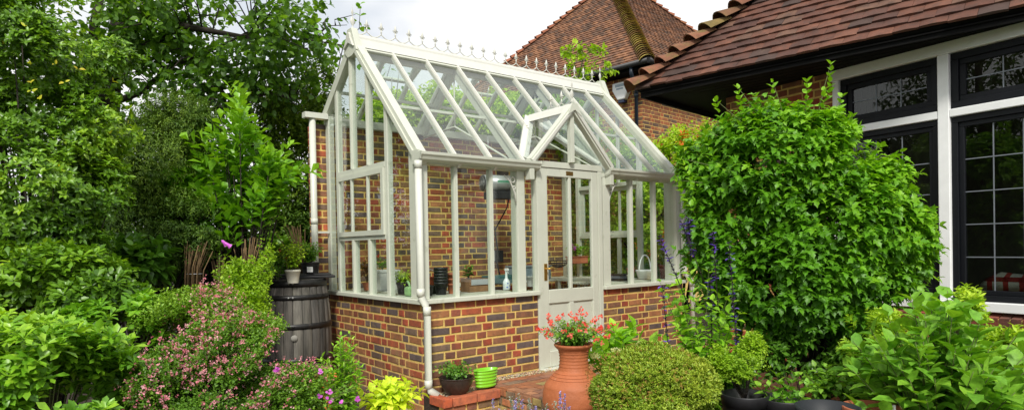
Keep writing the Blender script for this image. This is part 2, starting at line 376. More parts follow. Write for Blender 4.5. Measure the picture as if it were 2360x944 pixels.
# terrace body + herringbone-ish brick paving
mb = MB(); gbox(mb, TX+.01, 7.5, -2.2, -.001, LOW-.05, -.012, (.35, .27, .14)); 
PV = [(.3, (.38, .15, .07)), (.25, (.42, .20, .11)), (.2, (.29, .14, .09)), (.15, (.22, .15, .10)), (.1, (.34, .26, .10))]
b = -.13; k = 0
while b > -2.15:
    a = TX+(-.11 if k % 2 else 0)
    while a < 5.0:
        a0 = max(a, TX); a1 = a+.208
        if a1-a0 > .04:
            c = pick(PV); f = random.uniform(.85, 1.15); dz = random.uniform(-.002, .002)
            gbox(mb, a0, a1, b-.098, b, -.02, dz, tuple(x*f for x in c))
        a += .218
    b -= .108; k += 1
pv = mb.build('paving', M['brick']); struct(pv)
mb = MB(); brick_face(mb, G(TX+.0, -2.2, LOW), G(0, 1)-G(0, 0), G(-1, 0)-G(0, 0), 2.2, .222, tblS=PV, tblH=PV)
pf = mb.build('paving_riser', M['brick']); struct(pf)
# pale slab path on the left, lower
mb = MB()
for i in range(-1, 4):
    for j in range(5):
        gbox(mb, -1.2-i*.0-.0+(-.45)*i+.9, -1.2+(-.45)*i+.9+.44, -1.9+j*.45, -1.9+j*.45+.44, LOW-.02, LOW+.03+random.uniform(-.003, .003), tuple(x*random.uniform(.9, 1.1) for x in (.42, .36, .26)))
pa = mb.build('path', mat_attr('sandstone', .85, (.2, .16, .1), .4, 9, .3)); struct(pa)
# pebble strip along the plinth
def pebbles(name, pts, r, cols, label):
    mb = MB(); base = [(0, 0, 1), (1, 0, 0), (0, 1, 0), (-1, 0, 0), (0, -1, 0), (0, 0, -1)]
    fs = [(0, 1, 2), (0, 2, 3), (0, 3, 4), (0, 4, 1), (5, 2, 1), (5, 3, 2), (5, 4, 3), (5, 1, 4)]
    for p in pts:
        s = r*random.uniform(.6, 1.3); t = random.uniform(0, 6.3); e = random.uniform(.6, 1)
        vs = [Vector(p)+Vector((s*(x*math.cos(t)-y*e*math.sin(t)), s*(x*math.sin(t)+y*e*math.cos(t)), z*s*.6)) for x, y, z in base]
        mb.add(vs, fs, tuple(c*random.uniform(.8, 1.15) for c in random.choice(cols)), True)
    o = mb.build(name, mat_attr(name+'_mat', .7, (.2, .15, .1), .2, 30, .1)); tag(o, label, 'gravel', kind='stuff'); return o
pb = [G(random.uniform(TX-.0, 4.6), random.uniform(-.128, -.012), random.uniform(-.01, .008)) for _ in range(2600)]
pb += [G(random.uniform(.03, TX-.02), random.uniform(-.26, -.02), random.uniform(-.055, -.035)) for _ in range(900)]
pebbles('pebble_strip', pb, .011, [(.55, .42, .24), (.62, .52, .36), (.42, .28, .15), (.5, .46, .4)], 'pale golden gravel strip at the foot of the greenhouse wall')
# raised bed edge of red bricks by the downpipe
be = empty('bed_edging', G(0, 0, 0), YAW, 'low red brick edging of the raised bed below the downpipe', 'edging')
RB = [(.6, (.55, .12, .05)), (.4, (.48, .14, .07))]
mb = MB(); mb.box(.0, TX-.003, -.33, -.255, LOW, -.09, None)
mb.build('mortar_core', M['mortar'], be)
mb = MB()
for i, (x0, x1) in enumerate([(-.02, .068), (.078, .32), (.33, TX-.004)]):
    if i == 0: mb.box(x0, x1, -.36, -.13, -.092, -.018, pick(RB))
    else: mb.box(x0, x1, -.362, -.255, -.092, -.018, pick(RB))
brick_face(mb, (0.0, -.335, LOW), (1, 0, 0), (0, -1, 0), TX-.01, .14, tblS=[(.5, (.34, .13, .07)), (.5, (.25, .15, .08))], tblH=[(1, (.3, .12, .07))])
bevel(mb.build('brick_coping', M['brick'], be), .005)
MB().box(.0, TX-.002, -.25, -.001, LOW, -.05).build('bed_fill', M['soil'], be)
# ------------------------------------------------------------------ greenhouse
GH = empty('greenhouse', G(0, 0, 0), YAW, 'sage painted glasshouse with steep glazed roof on a brick plinth, iron cresting along its ridge', 'greenhouse')
L_, D_ = 3.70, 2.07; RB_, RZ = 1.31, 3.40; EZ = 2.03; BZ = 2.77; ZS = .757; ZG = .80
SL = (RZ-EZ)/RB_
ND, NP = 1.345, 2.29   # door opening
def zf(b): return EZ+SL*b
def zb(b): return RZ-(RZ-BZ)*(b-RB_)/(D_-RB_)
# plinth
pl = MB().box(0, ND-.005, 0, .21, -.3, ZS-.002).box(0, .21, .21, D_, -.3, ZS-.002).build('plinth', M['mortar'], GH)
pl2 = MB().box(NP+.005, L_, 0, .21, -.3, ZS-.002).box(L_-.21, L_, .21, D_, -.3, ZS-.002).build('plinth', M['mortar'], GH)
mb = MB(); X = (1, 0, 0); Y = (0, 1, 0)
brick_face(mb, (0, 0, -.225), X, (0, -1, 0), ND-.005, ZS+.225)
brick_face(mb, (0, D_, -.3), (0, -1, 0), (-1, 0, 0), D_, ZS+.3, phase=1)
brick_face(mb, (ND-.005, 0, 0), Y, (1, 0, 0), .21, ZS); mb.build('plinth_bricks', M['brick'], pl); mb = MB(); brick_face(mb, (NP+.005, 0, -.0), X, (0, -1, 0), L_-NP-.005, ZS, phase=1)
brick_face(mb, (L_, 0, -.3), Y, (1, 0, 0), D_, ZS+.3)
brick_face(mb, (L_-.21, .21, 0), Y, (-1, 0, 0), D_-.21, ZS); brick_face(mb, (NP+.005, .21, 0), (0, -1, 0), (-1, 0, 0), .21, ZS)
mb.build('plinth_bricks', M['brick'], pl2)
# floor inside
MB().box(.2, L_-.2, .02, D_, -.03, .004).build('floor_slab', mat_plain('slab', (.30, .27, .22), .85, var=.2), GH)
# sill
def sillm(x0, x1, y0, y1): return MB().box(x0, x1, y0, y1, ZS+.002, ZG)
for r in ((-.05, ND-.002, -.05, .14), (NP+.002, L_+.05, -.05, .14), (-.05, .14, .1405, D_-.003), (L_-.14, L_+.05, .1405, D_-.003)):
    bevel(sillm(*r).build('sill', M['paint'], GH), .006)
PB = .05
def post(x, y, w, d, z0, z1, name='post'):
    return bevel(MB().box(x-w/2, x+w/2, y-d/2, y+d/2, z0, z1).build(name, PAINT, GH), .004)
def mull(x, y, z0, z1, along='x', w=.034):
    """glazing bar with a narrower outer cap"""
    mb = MB()
    if along == 'x': mb.box(x-w/2, x+w/2, y-.012, y+.045, z0, z1).box(x-w*.32, x+w*.32, y-.024, y-.0125, z0, z1)
    else:
        s = -1 if x < 1 else 1
        mb.box(x-.012*(-s)-(.033 if s > 0 else 0), x+.045*(-s) if s < 0 else x+.012, y-w/2, y+w/2, z0, z1)
        xs = sorted((x+s*.0125, x+s*.024)); mb.box(xs[0], xs[1], y-w*.32, y+w*.32, z0, z1)
    return mb.build('glazing_bar', PAINT, GH)
# corner posts (stepped)
for sx, x in ((1, .0), (-1, L_)):
    mb = MB(); x0, x1 = sorted((x, x+sx*.085)); mb.box(x0, x1, 0, .085, ZG, EZ)
    x0, x1 = sorted((x+sx*.008, x+sx*.07)); mb.box(x0, x1, .0855, .20, ZG, EZ+.13)
    bevel(mb.build('corner_post', PAINT, GH), .005)
    x0, x1 = sorted((x+sx*.004, x+sx*.07)); bevel(MB().box(x0, x1, D_-.09, D_-.002, ZG, BZ-.02).build('back_post', PAINT, GH), .004)
for x in (.395, .80): mull(x, .03, ZG, EZ-.03)
for x in (2.81, 3.225): mull(x, .03, ZG, EZ-.03)
# door posts and inner deep posts
post(1.165, .07, .095, .11, ZG, EZ-.02); post(ND+.03, .03, .06, .09, 0, EZ+.02, 'door_post'); post(NP-.03, .03, .06, .09, 0, EZ+.02, 'door_post')
post(NP+.085, .06, .11, .12, ZG, EZ-.02)
# head beam
bevel(MB().box(.085, ND, .0, .10, EZ-.035, EZ+.01).build('eave_beam', PAINT, GH), .004)
bevel(MB().box(NP, L_-.085, .0, .10, EZ-.035, EZ+.01).build('eave_beam', PAINT, GH), .004)
bevel(MB().box(ND-.01, NP+.01, -.015, .08, EZ+.022, EZ+.085).build('lintel', PAINT, GH), .004)
# back wall plate
bevel(MB().box(0, L_, D_-.05, D_+.03, BZ-.11, BZ-.02).build('wall_plate', PAINT, GH), .004)
# gables: mullions, rails and opening sash
for gx, nm in ((0, 'l'), (L_, 'r')):
    s = -1 if gx == 0 else 1
    for y in (.62, 1.76):
        mb = MB(); xa = sorted((gx, gx-s*.06)); top = (zf(y) if y < RB_ else zb(y))-.04
        bevel(mb.box(xa[0], xa[1], y-.028, y+.028, ZG, top).build('gable_post', PAINT, GH), .003)
    for y in (1.0, 1.375):
        top = (zf(y) if y < RB_ else zb(y))-.04
        mull(gx-s*.012, y, 2.09, top, 'y'); mull(gx-s*.012, y, ZG, 1.345, 'y', .05)
    xa = sorted((gx+s*.004, gx-s*.05))
    bevel(MB().box(xa[0], xa[1], .649, 1.731, 2.035, 2.09).build('rail', PAINT, GH), .003)
    bevel(MB().box(xa[0], xa[1], .649, 1.731, 1.345, 1.385).build('rail', PAINT, GH), .003)
    sash = MB(); xa = sorted((gx+s*.022, gx-s*.012))
    y0, y1, z0, z1 = .652, 1.728, 1.388, 2.032
    if gx == 0: rot = Matrix.Identity(3)
    sash.box(xa[0], xa[1], y0, y0+.05, z0, z1).box(xa[0], xa[1], y1-.05, y1, z0, z1).box(xa[0], xa[1], y0+.0505, y1-.0505, z1-.05, z1).box(xa[0], xa[1], y0+.0505, y1-.0505, z0, z0+.05)
    for y in (1.0, 1.375): sash.box(xa[0]+.004, xa[1]-.004, y-.014, y+.014, z0+.0505, z1-.0505)
    so = sash.build('window_sash', PAINT, GH)
    xm = gx+s*.005; MB().box(xm-.002, xm+.002, y0+.051, y1-.051, z0+.051, z1-.051).build('pane', M['glass'], so)
    if gx == L_:
        # stay arm
        mb = MB().tube([(gx-.06, 1.2, 1.41), (gx-.25, 1.2, 1.48), (gx-.06, 1.05, 1.42)], .006, 6); mb.build('stay', M['steel'], so)
    else:
        mb = MB()
        for y in (1.0, 1.36): MB().box(.05, .11, y-.06, y+.0, 1.39, 1.415).build('stay', M['steel'], so)
    # gable panes
    xp = gx-s*.012
    def gp(y0, y1, z0):
        poly = [(xp, y0, z0), (xp, y1, z0), (xp, y1, (zf(y1) if y1 <= RB_ else zb(y1))-.04)]
        if y0 < RB_ < y1: poly.append((xp, RB_, RZ-.05))
        poly.append((xp, y0, (zf(y0) if y0 <= RB_ else zb(y0))-.04))
        MB().prism(poly, (.004, 0, 0)).build('pane', M['glass'], GH)
    gp(.205, .592, ZG); gp(.649, .982, 2.092); gp(1.018, 1.357, 2.092); gp(1.393, 1.731, 2.092); gp(1.79, D_-.092, ZG)
    for y0, y1 in ((.649, .974), (1.026, 1.349), (1.401, 1.731)): MB().box(xp, xp+.004, y0, y1, ZG, 1.344).build('pane', M['glass'], GH)
    # rafters of the gable (barge) : broad stepped members
    n1 = Vector((0, -SL, 1)).normalized(); n2 = Vector((0, (RZ-BZ)/(D_-RB_), 1)).normalized()
    xc = gx-s*.03
    mb = MB(); mb.bar((xc, -.03, EZ-.02), (xc, RB_, RZ+.0), .085, .10, n1)
    mb.bar((xc-s*.0+s*.05, .0, EZ-.015), (xc+s*.05, RB_, RZ-.005), .016, .045, n1)
    o = mb.build('gable_rafter', PAINT, GH); bevel(o, .004)
    mb = MB(); mb.bar((xc, RB_, RZ-.0), (xc, D_+.03, BZ-.025), .085, .10, n2); bevel(mb.build('gable_rafter', PAINT, GH), .004)
    # apex plate
    poly = [(gx+s*.03, RB_-.16, RZ-.12), (gx+s*.03, RB_-.05, RZ+.13), (gx+s*.03, RB_+.05, RZ+.13), (gx+s*.03, RB_+.15, RZ-.08), (gx+s*.03, RB_+.05, RZ-.16), (gx+s*.03, RB_-.05, RZ-.16)]
    bevel(MB().prism(poly, (-s*.07, 0, 0)).build('apex_plate', PAINT, GH), .004)
# roof glazing bars + panes
n1 = Vector((0, -SL, 1)).normalized(); n2 = Vector((0, (RZ-BZ)/(D_-RB_), 1)).normalized()
PA, PBX, PAX = 1.27, 2.36, 1.815   # porch feet and centre
PRZ = 2.68; PH = 2.13
pyb = (PRZ-EZ)/SL              # where the porch ridge meets the roof
def porch_cut(x):
    """b at which the porch roof meets the main roof at a=x"""
    if x <= PA or x >= PBX: return None
    z = PH+(PRZ-PH)*(1-abs(x-PAX)/((PBX-PA)/2)); return (z-EZ)/SL
bars = [L_*i/9 for i in range(10)]
for i in range(1, 9):
    x = bars[i]; c = porch_cut(x); b0 = -.03 if c is None else c+.02
    wide = i in (3, 6)
    mb = MB(); mb.bar((x, b0, zf(b0)+.0), (x, RB_-.02, zf(RB_-.02)), .032, .05, n1).bar((x, b0, zf(b0)+.036), (x, RB_-.02, zf(RB_-.02)+.036), .02, .02, n1)
    mb.build('glazing_bar', M['castwhite'], GH)
    mb = MB(); mb.bar((x, RB_+.02, zb(RB_+.02)), (x, D_+.02, zb(D_+.02)), .032, .055, n2); mb.build('glazing_bar', PAINT, GH)
    if wide:  # deep inner rafter
        mb = MB(); mb.bar((x+.02, max(b0, .05), zf(max(b0, .05))-.085), (x+.02, RB_, RZ-.09), .045, .11, n1).bar((x+.02, RB_, RZ-.10), (x+.02, D_-.05, BZ-.10), .045, .11, n2)
        bevel(mb.build('rafter', PAINT, GH), .004)
GT = .004
def roofpane(x0, x1, pts_b, fn, nn, name='pane'):
    off = nn*.004
    poly = [Vector((x, b, fn(b)))+off for x, b in pts_b]
    MB().prism(poly, nn*GT).build(name, M['glass'], GH)
for i in range(9):
    x0, x1 = bars[i]+.018, bars[i+1]-.018
    if i == 0: x0 = .06
    if i == 8: x1 = L_-.06
    m = [porch_cut(x) for x in (x0, x1)]
    if x1 <= PA or x0 >= PBX or (m[0] is None and m[1] is None and not (x0 < PAX < x1)): poly = [(x0, -.04), (x1, -.04), (x1, RB_-.03), (x0, RB_-.03)]
    else:
        poly = []
        if m[0] is None: poly += [(x0, -.04), (PA-.02, -.04), (PA, (PH-EZ)/SL)]
        else: poly.append((x0, m[0]))
        if x0 < PAX < x1: poly.append((PAX, pyb))
        if m[1] is None: poly += [(PBX, (PH-EZ)/SL), (PBX+.02, -.04), (x1, -.04)]
        else: poly.append((x1, m[1]))
        poly += [(x1, RB_-.03), (x0, RB_-.03)]
    roofpane(x0, x1, poly, zf, n1)
    roofpane(x0, x1, [(x0, RB_+.03), (x1, RB_+.03), (x1, D_+.0), (x0, D_+.0)], zb, n2)
# ridge
mb = MB()
prof = [(-.115, -.075), (-.10, -.055), (-.045, .03), (-.04, .055), (-.02, .085), (.02, .085), (.04, .055), (.045, .03), (.10, -.045), (.11, -.065), (.0, -.02)]
mb.prism([(-.05, RB_+y, RZ+z) for y, z in prof], (L_+.10, 0, 0)); bevel(mb.build('ridge_cap', M['castwhite'], GH), .003)
MB().box(.02, L_-.02, RB_-.028, RB_+.028, RZ-.15, RZ-.03).build('ridge_beam', PAINT, GH)
bevel(MB().bar((.06, RB_-.10, zf(RB_-.10)+.012), (L_-.06, RB_-.10, zf(RB_-.10)+.012), .05, .03, n1).build('flashing', PAINT, GH), .003)
# cresting: swags, fleur-de-lis, end finials
def fleur(mb, x, y, z, s, along=(1, 0, 0)):
    s = s*1.18
    A = Vector(along); o = Vector((x, y, z)); Z = Vector((0, 0, 1))
    mb.tube([o, o+Z*.045*s], .0055*s, 6); mb.lathe([(.0, .018*s), (.009*s, .025*s), (.0, .032*s)], 8, o)
    mb.tube([o+Z*.045*s, o+Z*.07*s, o+Z*.092*s, o+Z*.115*s], [.005*s, .0135*s, .009*s, .001], 6)
    mb.tube([o-A*.017*s+Z*.05*s, o+A*.017*s+Z*.05*s], .0045*s, 5)
    for q in (-1, 1): mb.tube([o+Z*.048*s, o+A*q*.014*s+Z*.068*s, o+A*q*.024*s+Z*.064*s, o+A*q*.022*s+Z*.054*s], [.005*s, .006*s, .005*s, .002], 5)
def finial(mb, x, y, z, s):
    o = Vector((x, y, z)); mb.tube([o, o+Vector((0, 0, .06*s))], .005*s, 6)
    mb.lathe([(.003, .05*s), (.022*s, .085*s), (.026*s, .105*s), (.018*s, .13*s), (.004*s, .15*s), (.004*s, .165*s), (.013*s, .185*s), (.012*s, .205*s), (.003*s, .225*s), (.0, .28*s)], 10, o, sy=.35)
zr = RZ+.084; ncr = 22; st = L_/ncr
for i in range(ncr):
    mb = MB(); x0 = i*st; x1 = x0+st
    mb.tube([(x0+st*t, RB_, zr+.008+.045*(2*t-1)**2) for t in [k/8 for k in range(9)]], .0058, 6)
    if i == 0: finial(mb, x0+.01, RB_, zr+.02, 1.05)
    else: fleur(mb, x0, RB_, zr+.045, 1.0)
    if i == ncr-1: finial(mb, x1-.01, RB_, zr+.02, .95)
    mb.build('cresting', M['castwhite'], GH)
# gutters (ogee)
def gutter(x0, x1):
    pr = [(.0, 0), (-.02, -.0), (-.075, .02), (-.085, .045), (-.098, .06), (-.10, .085), (-.088, .085), (-.075, .055), (-.065, .03), (.0, .015)]
    mb = MB().prism([(x0, -.005+y, EZ-.025+z) for y, z in pr], (x1-x0, 0, 0))
    for xe in (x0, x1-.006): mb.prism([(xe, -.005+y, EZ-.025+z+.001) for y, z in [(0, -.004), (-.022, -.004), (-.08, .016), (-.09, .043), (-.104, .06), (-.104, .088), (0, .088)]], (.006, 0, 0))
    return bevel(mb.build('gutter', PAINT, GH), .002)
gutter(-.035, ND+.0); gutter(NP+.06, L_+.08)
MB().prism([(x, -.05, z) for x, z in ((-.034, EZ-.04), (-.0, EZ-.04), (-.0, EZ+.07), (-.034, EZ+.08))], (0, .12, 0)).build('gutter_end', PAINT, GH)
MB().box(-.26, .0, D_-.10, D_-.002, BZ-.06, BZ-.0).build('gutter', M['pipe'], GH)
# downpipes
def pipe(pts, r, name='downpipe', cuffs=()):
    mb = MB().tube(pts, r, 14)
    for c0, c1 in cuffs: mb.tube([c0, c1], r*1.08, 14)
    return mb.build(name, M['pipe'], GH)
yq = -.062
u0, u1 = a_at(966, yq, 500), a_at(982, yq-.05, 760); u1 = max(u1, u0+.03)
pipe([(u0, yq, EZ-.02), (u0, yq, .86), (u0+.005, yq, .83), (u1-.005, yq-.045, .755), (u1, yq-.05, .72), (u1, yq-.05, .06), (u1+.01, yq-.06, .02), (u1+.06, yq-.11, -.025)], .032,
     cuffs=[((u0, yq, EZ-.02), (u0, yq, EZ-.09)), ((u0, yq, .90), (u0, yq, .83)), ((u1, yq-.05, .745), (u1, yq-.05, .67)), ((u1, yq-.05, .11), (u1, yq-.05, .04))])
pipe([(L_-.03, yq, EZ-.02), (L_-.03, yq, .90), (L_+.06, yq-.05, .78), (L_+.06, yq-.05, .02)], .033, cuffs=[((L_-.03, yq, .95), (L_-.03, yq, .88)), ((L_+.06, yq-.05, .80), (L_+.06, yq-.05, .72))])
pipe([(-.165, D_-.05, BZ-.01), (-.165, D_-.05, .02)], .036, cuffs=[((-.165, D_-.05, BZ-.0), (-.165, D_-.05, BZ-.07)), ((-.165, D_-.05, 1.6), (-.165, D_-.05, 1.54))])
MB().box(-.165, .0, D_-.07, D_-.045, 1.44, 1.46).build('pipe_bracket', M['pipe'], GH)
# front panes
for x0, x1 in ((.087, .378), (.412, .783), (.817, 1.116), (1.214, ND-.002), (NP+.142, 2.793), (2.827, 3.208), (3.242, L_-.087)):
    MB().box(x0, x1, .040, .044, ZG, EZ-.036).build('pane', M['glass'], GH)
# scroll brackets on posts
for x in (1.10, NP+.15):
    mb = MB(); sg = -1 if x < 2 else 1
    mb.tube([(x, .02, EZ-.35), (x+sg*.01, .02, EZ-.25), (x+sg*.07, .02, EZ-.14), (x+sg*.14, .02, EZ-.085)], .008, 6)
    for cx, cz, r in ((.035, -.125, .026), (.02, -.2, .015), (.085, -.10, .014)):
        mb.tube([(x+sg*cx+r*math.cos(t), .02, EZ+cz+r*math.sin(t)) for t in [k*PI/6 for k in range(13)]], .006, 5)
    mb.build('scroll_bracket', M['castwhite'], GH)
# purlin, tie bars, roof vent gear
mb = MB().box(.05, L_-.05, 1.72, 1.75, zb(1.735)-.10, zb(1.735)-.07); mb.build('purlin', PAINT, GH)
mb = MB().box(.05, L_-.05, .66, .69, zf(.675)-.11, zf(.675)-.085)
mb.build('purlin', PAINT, GH)
for x in (bars[3]+.02, bars[6]+.02):
    mb = MB().tube([(x, .12, EZ+.03), (x, RB_, EZ+.62), (x, D_-.06, BZ-.15)], .012, 6).tube([(x, RB_, RZ-.12), (x, RB_, EZ+.62)], .010, 6); mb.build('tie_bar', PAINT, GH)
def vent(x0, x1, b1):
    nn = n2; e = Vector((0, b1-RB_-.05, zb(b1)-zb(RB_+.05))).normalized(); hinge = Vector((0, RB_+.05, zb(RB_+.05)+.03)); ln = .46
    e = (e+nn*.28).normalized(); nv = Vector((1, 0, 0)).cross(e).normalized()
    if nv.z < 0: nv = -nv
    f = MB(); p = lambda x, t: Vector((x, hinge.y, hinge.z))+e*t
    f.bar(p(x0, 0), p(x0, ln), .04, .03, nv).bar(p(x1, 0), p(x1, ln), .04, .03, nv).bar(p(x0+.02, .02), p(x1-.02, .02), .04, .029, nv).bar(p(x0+.02, ln-.02), p(x1-.02, ln-.02), .04, .029, nv)
    o = f.build('roof_vent', PAINT, GH)
    MB().prism([p(x0+.02, .04), p(x1-.02, .04), p(x1-.02, ln-.04), p(x0+.02, ln-.04)], nv*.004).build('pane', M['glass'], o)
    xm = (x0+x1)/2; q = Vector((xm, b1-.1, zb(b1-.1)-.1))
    MB().tube([q, p(xm, ln-.05)], .006, 6).tube([q+Vector((.05, 0, 0)), p(xm+.03, ln*.6)], .005, 6).box(xm-.03, xm+.03, q.y-.02, q.y+.02, q.z-.03, q.z+.03).build('vent_opener', M['steel'], o)
vent(bars[1]+.02, bars[2]+.1, 1.85); vent(bars[4]+.1, bars[5]+.1, 1.85); vent(bars[7], bars[8], 1.85)
# porch gable
pf_ = empty('porch_gable'); pf_.parent = GH
hw = (PBX-PA)/2; pn = lambda s: Vector((s*(PRZ-PH), 0, hw)).normalized()
for s in (-1, 1):
    foot = (PAX+s*(hw+.02), 0, PH-.05)
    for y, w, h in ((-.05, .07, .075), (-.085, .028, .035)):
        mb = MB(); mb.bar((PAX+s*(hw+.03), y, PH-.04), (PAX-s*.0, y, PRZ+.01), w, h, pn(s)); bevel(mb.build('rafter', PAINT if w > .05 else M['castwhite'], pf_), .004)
    # valley side
    mb = MB(); mb.bar((PAX+s*hw, (PH-EZ)/SL+.01, PH+.015), (PAX, pyb+.02, PRZ+.02), .11, .035, n1); mb.build('valley', M['castwhite'], pf_)
    poly = [Vector((PAX+s*hw, -.03, PH+.02)), Vector((PAX+s*.02, -.03, PRZ)), Vector((PAX+s*.02, pyb-.02, PRZ)), Vector((PAX+s*hw, (PH-EZ)/SL, PH+.02))]
    MB().prism(poly, pn(s)*.004).build('pane', M['glass'], pf_)
    bevel(MB().box(PAX+s*(hw+.03)-.03, PAX+s*(hw+.03)+.03, -.075, .0, EZ-.12, PH-.02).build('foot_block', PAINT, pf_), .004)
    poly = [(PAX+s*.03, -.004, PH+.0), (PAX+s*(hw-.07), -.004, PH), (PAX+s*.03, -.004, PRZ-.10)]
    MB().prism(poly, (0, .004, 0)).build('pane', M['glass'], pf_)
mb = MB().prism([(PAX+x, -.09, PRZ+z) for x, z in ((-.075, -.045), (-.03, .035), (-.015, .05), (.015, .05), (.03, .035), (.075, -.045), (0, .0))], (0, pyb+.10, 0)); bevel(mb.build('ridge_cap', M['castwhite'], pf_), .003)
MB().prism([(PAX+x, -.105, PRZ+z) for x, z in ((-.10, -.08), (-.04, .045), (.04, .045), (.10, -.08), (.0, -.02))], (0, .014, 0)).build('apex_plate', PAINT, pf_)
bevel(MB().box(PAX-.027, PAX+.027, -.06, -.005, EZ+.086, PRZ-.05).build('king_post', PAINT, pf_), .003)
mb = MB(); finial(mb, PAX, -.06, PRZ+.04, 1.05)
for k, y in enumerate((.10, .27)): fleur(mb, PAX, y, PRZ+.075, 1.05, (0, 1, 0))
for y0 in (-.06, .10, .27): mb.tube([(PAX, y0+.17*t, PRZ+.055+.035*(2*t-1)**2) for t in [k/6 for k in range(7)]], .004, 6)
mb.build('cresting', M['castwhite'], pf_)
# door
DR = empty('door'); DR.parent = GH
d0, d1 = ND+.062, NP-.062; yd0, yd1 = -.005, .04; zt = EZ+.018
gl0, gl1 = d0+.088, d1-.088; mb = MB()
mb.box(d0, gl0, yd0, yd1, .01, zt).box(gl1, d1, yd0, yd1, .01, zt).box(gl0, gl1, yd0, yd1, zt-.085, zt).box(gl0, gl1, yd0, yd1, .66, .80).box(gl0, gl1, yd0, yd1, .01, .17)
xm = (gl0+gl1)/2; mb.box(xm-.018, xm+.018, yd0+.002, yd1-.002, .80, zt-.085).box(xm-.03, xm+.03, yd0+.001, yd1-.001, .17, .66)
bevel(mb.build('frame', PAINT, DR), .006, 3)
mb = MB()
for x0, x1 in ((gl0, xm-.03), (xm+.03, gl1)): mb.box(x0, x1, yd0+.018, yd1-.01, .17, .66).box(x0+.0, x1, yd0+.012, yd0+.0175, .17, .185).box(x0, x0+.012, yd0+.012, yd0+.0175, .185, .66).box(x1-.012, x1, yd0+.012, yd0+.0175, .185, .66)
mb.build('kick_panel', PAINT, DR)
for x0, x1 in ((gl0, xm-.018), (xm+.018, gl1)): MB().box(x0, x1, .018, .022, .80, zt-.085).build('pane', M['glass'], DR)
hx = d0+.045
mb = MB().box(hx-.021, hx+.021, yd0-.008, yd0-.0005, .90, 1.07); ho = mb.build('handle_plate', M['brass'], DR); bevel(ho, .003)
MB().tube([(hx, yd0-.008, 1.02), (hx, yd0-.05, 1.02), (hx+.025, yd0-.055, 1.02), (hx+.115, yd0-.05, 1.018)], [.008, .008, .009, .007], 8).lathe([(.011, -.004), (.013, 0), (.011, .004)], 12, (hx, yd0-.012, 1.02)).build('handle', M['brass'], ho)
MB().box(xm-.055, xm+.045, yd0-.004, yd0-.0005, zt-.062, zt-.02).build('name_plate', mat_plain('dull_brass', (.30, .19, .06), .4, .8), DR)
bevel(MB().box(ND, NP, -.09, .04, -.028, .008).build('threshold', M['pipe'], GH), .004)
# ------------------------------------------------------------------ rear brick wall
BW = empty('brick_wall', G(-.1, D_+.03, 0), YAW, 'tall red and blue brick wall with yellow mortar behind the greenhouse', 'wall')
BL = L_+.12; BH = BZ-.10
MB().box(0, BL, 0, .22, -.3, BH).build('wall_core', M['mortar'], BW)
mb = MB(); brick_face(mb, (0, 0, 0), X, (0, -1, 0), BL, BH, light=1.12); brick_face(mb, (0, .22, 0), (0, -1, 0), (-1, 0, 0), .22, BH, phase=1)
brick_face(mb, (BL, 0, 0), Y, (1, 0, 0), .22, BH); mb.build('brick_face', M['brick'], BW)
# ------------------------------------------------------------------ tiled roofs
TC = [(.35, (.120, .050, .034)), (.25, (.092, .042, .032)), (.2, (.15, .064, .042)), (.12, (.065, .040, .034)), (.08, (.15, .08, .055))]
TCD = [(.35, (.23, .11, .06)), (.25, (.17, .085, .052)), (.2, (.28, .135, .07)), (.2, (.13, .075, .05))]
def tiles(mb, e0, e1, inward, pitch, rows, g, w, th, clip, tc, ln=None, jag=.004):
    """courses of plain tiles from the eave line e0->e1 up the slope; clip(u, s) keeps a tile"""
    e0 = Vector(e0); e1 = Vector(e1); U = (e1-e0).normalized(); W = (e1-e0).length; I = Vector(inward).normalized()
    S = (I*math.cos(pitch)+Vector((0, 0, math.sin(pitch)))).normalized(); Nn = U.cross(S); Nn = Nn if Nn.z > 0 else -Nn
    ln = ln or g*1.5; ext = W*1.6
    for r in range(rows):
        s0 = r*g; x = -ext*.0-w*(.5 if r % 2 else 0)-8*w
        while x < W+8*w:
            if clip(x+w/2, s0+g*.5):
                c = pick(tc); f = random.uniform(.9, 1.12); c = tuple(v*f for v in c); j = random.uniform(-jag, jag); li = random.uniform(0, jag*.8)
                a, b = x+.0015, x+w-.0015
                lo, hi = s0-.012+j, s0-.012+ln; q = lambda u, s, h: e0+U*u+S*s+Nn*h
                cm = -.35*jag
                vs = [q(a, lo, th+.012+li), q((a+b)/2, lo, th+.016+li), q(b, lo, th+.012+li+cm), q(b, hi, .004), q((a+b)/2, hi, .008), q(a, hi, .004),
                      q(a, lo, .010+li), q(b, lo, .010+li+cm)]
                mb.add(vs, [(0, 1, 4, 5), (1, 2, 3, 4), (0, 6, 7, 2, 1), (0, 5, 6), (2, 7, 3)], c)
            x += w
def bonnets(mb, p, q, r, g, tc, n=8, lift=.03, open_=2.3, ln=1.7):
    """saddle shaped hip tiles overlapping up the line p->q"""
    p = Vector(p); q = Vector(q); D = (q-p).normalized(); Sd = D.cross(Vector((0, 0, 1))).normalized(); Up = Sd.cross(D).normalized()
    k = int((q-p).length/g)
    for i in range(k):
        c = pick(tc); f = random.uniform(.8, 1.15); c = tuple(v*f for v in c); j = random.uniform(-.006, .006)
        o0 = p+D*(i*g+j)+Up*lift; o1 = p+D*(i*g+g*ln)-Up*.0
        vs = []
        for o, rr, hh in ((o0, r, 1.0), (o1, r*.62, .75), (o0-Up*.013+D*.002, r-.005, 1.0)):
            for a in range(n+1):
                t = -open_/2+open_*a/n; vs.append(o+Sd*(rr*math.sin(t)*1.12)+Up*((math.cos(t)-.75)*rr*hh*1.25))
        m = n+1; fs = [(a, a+1, m+a+1, m+a) for a in range(n)]+[(a+1, a, 2*m+a, 2*m+a+1) for a in range(n)]
        mb.add(vs, fs, c, False)
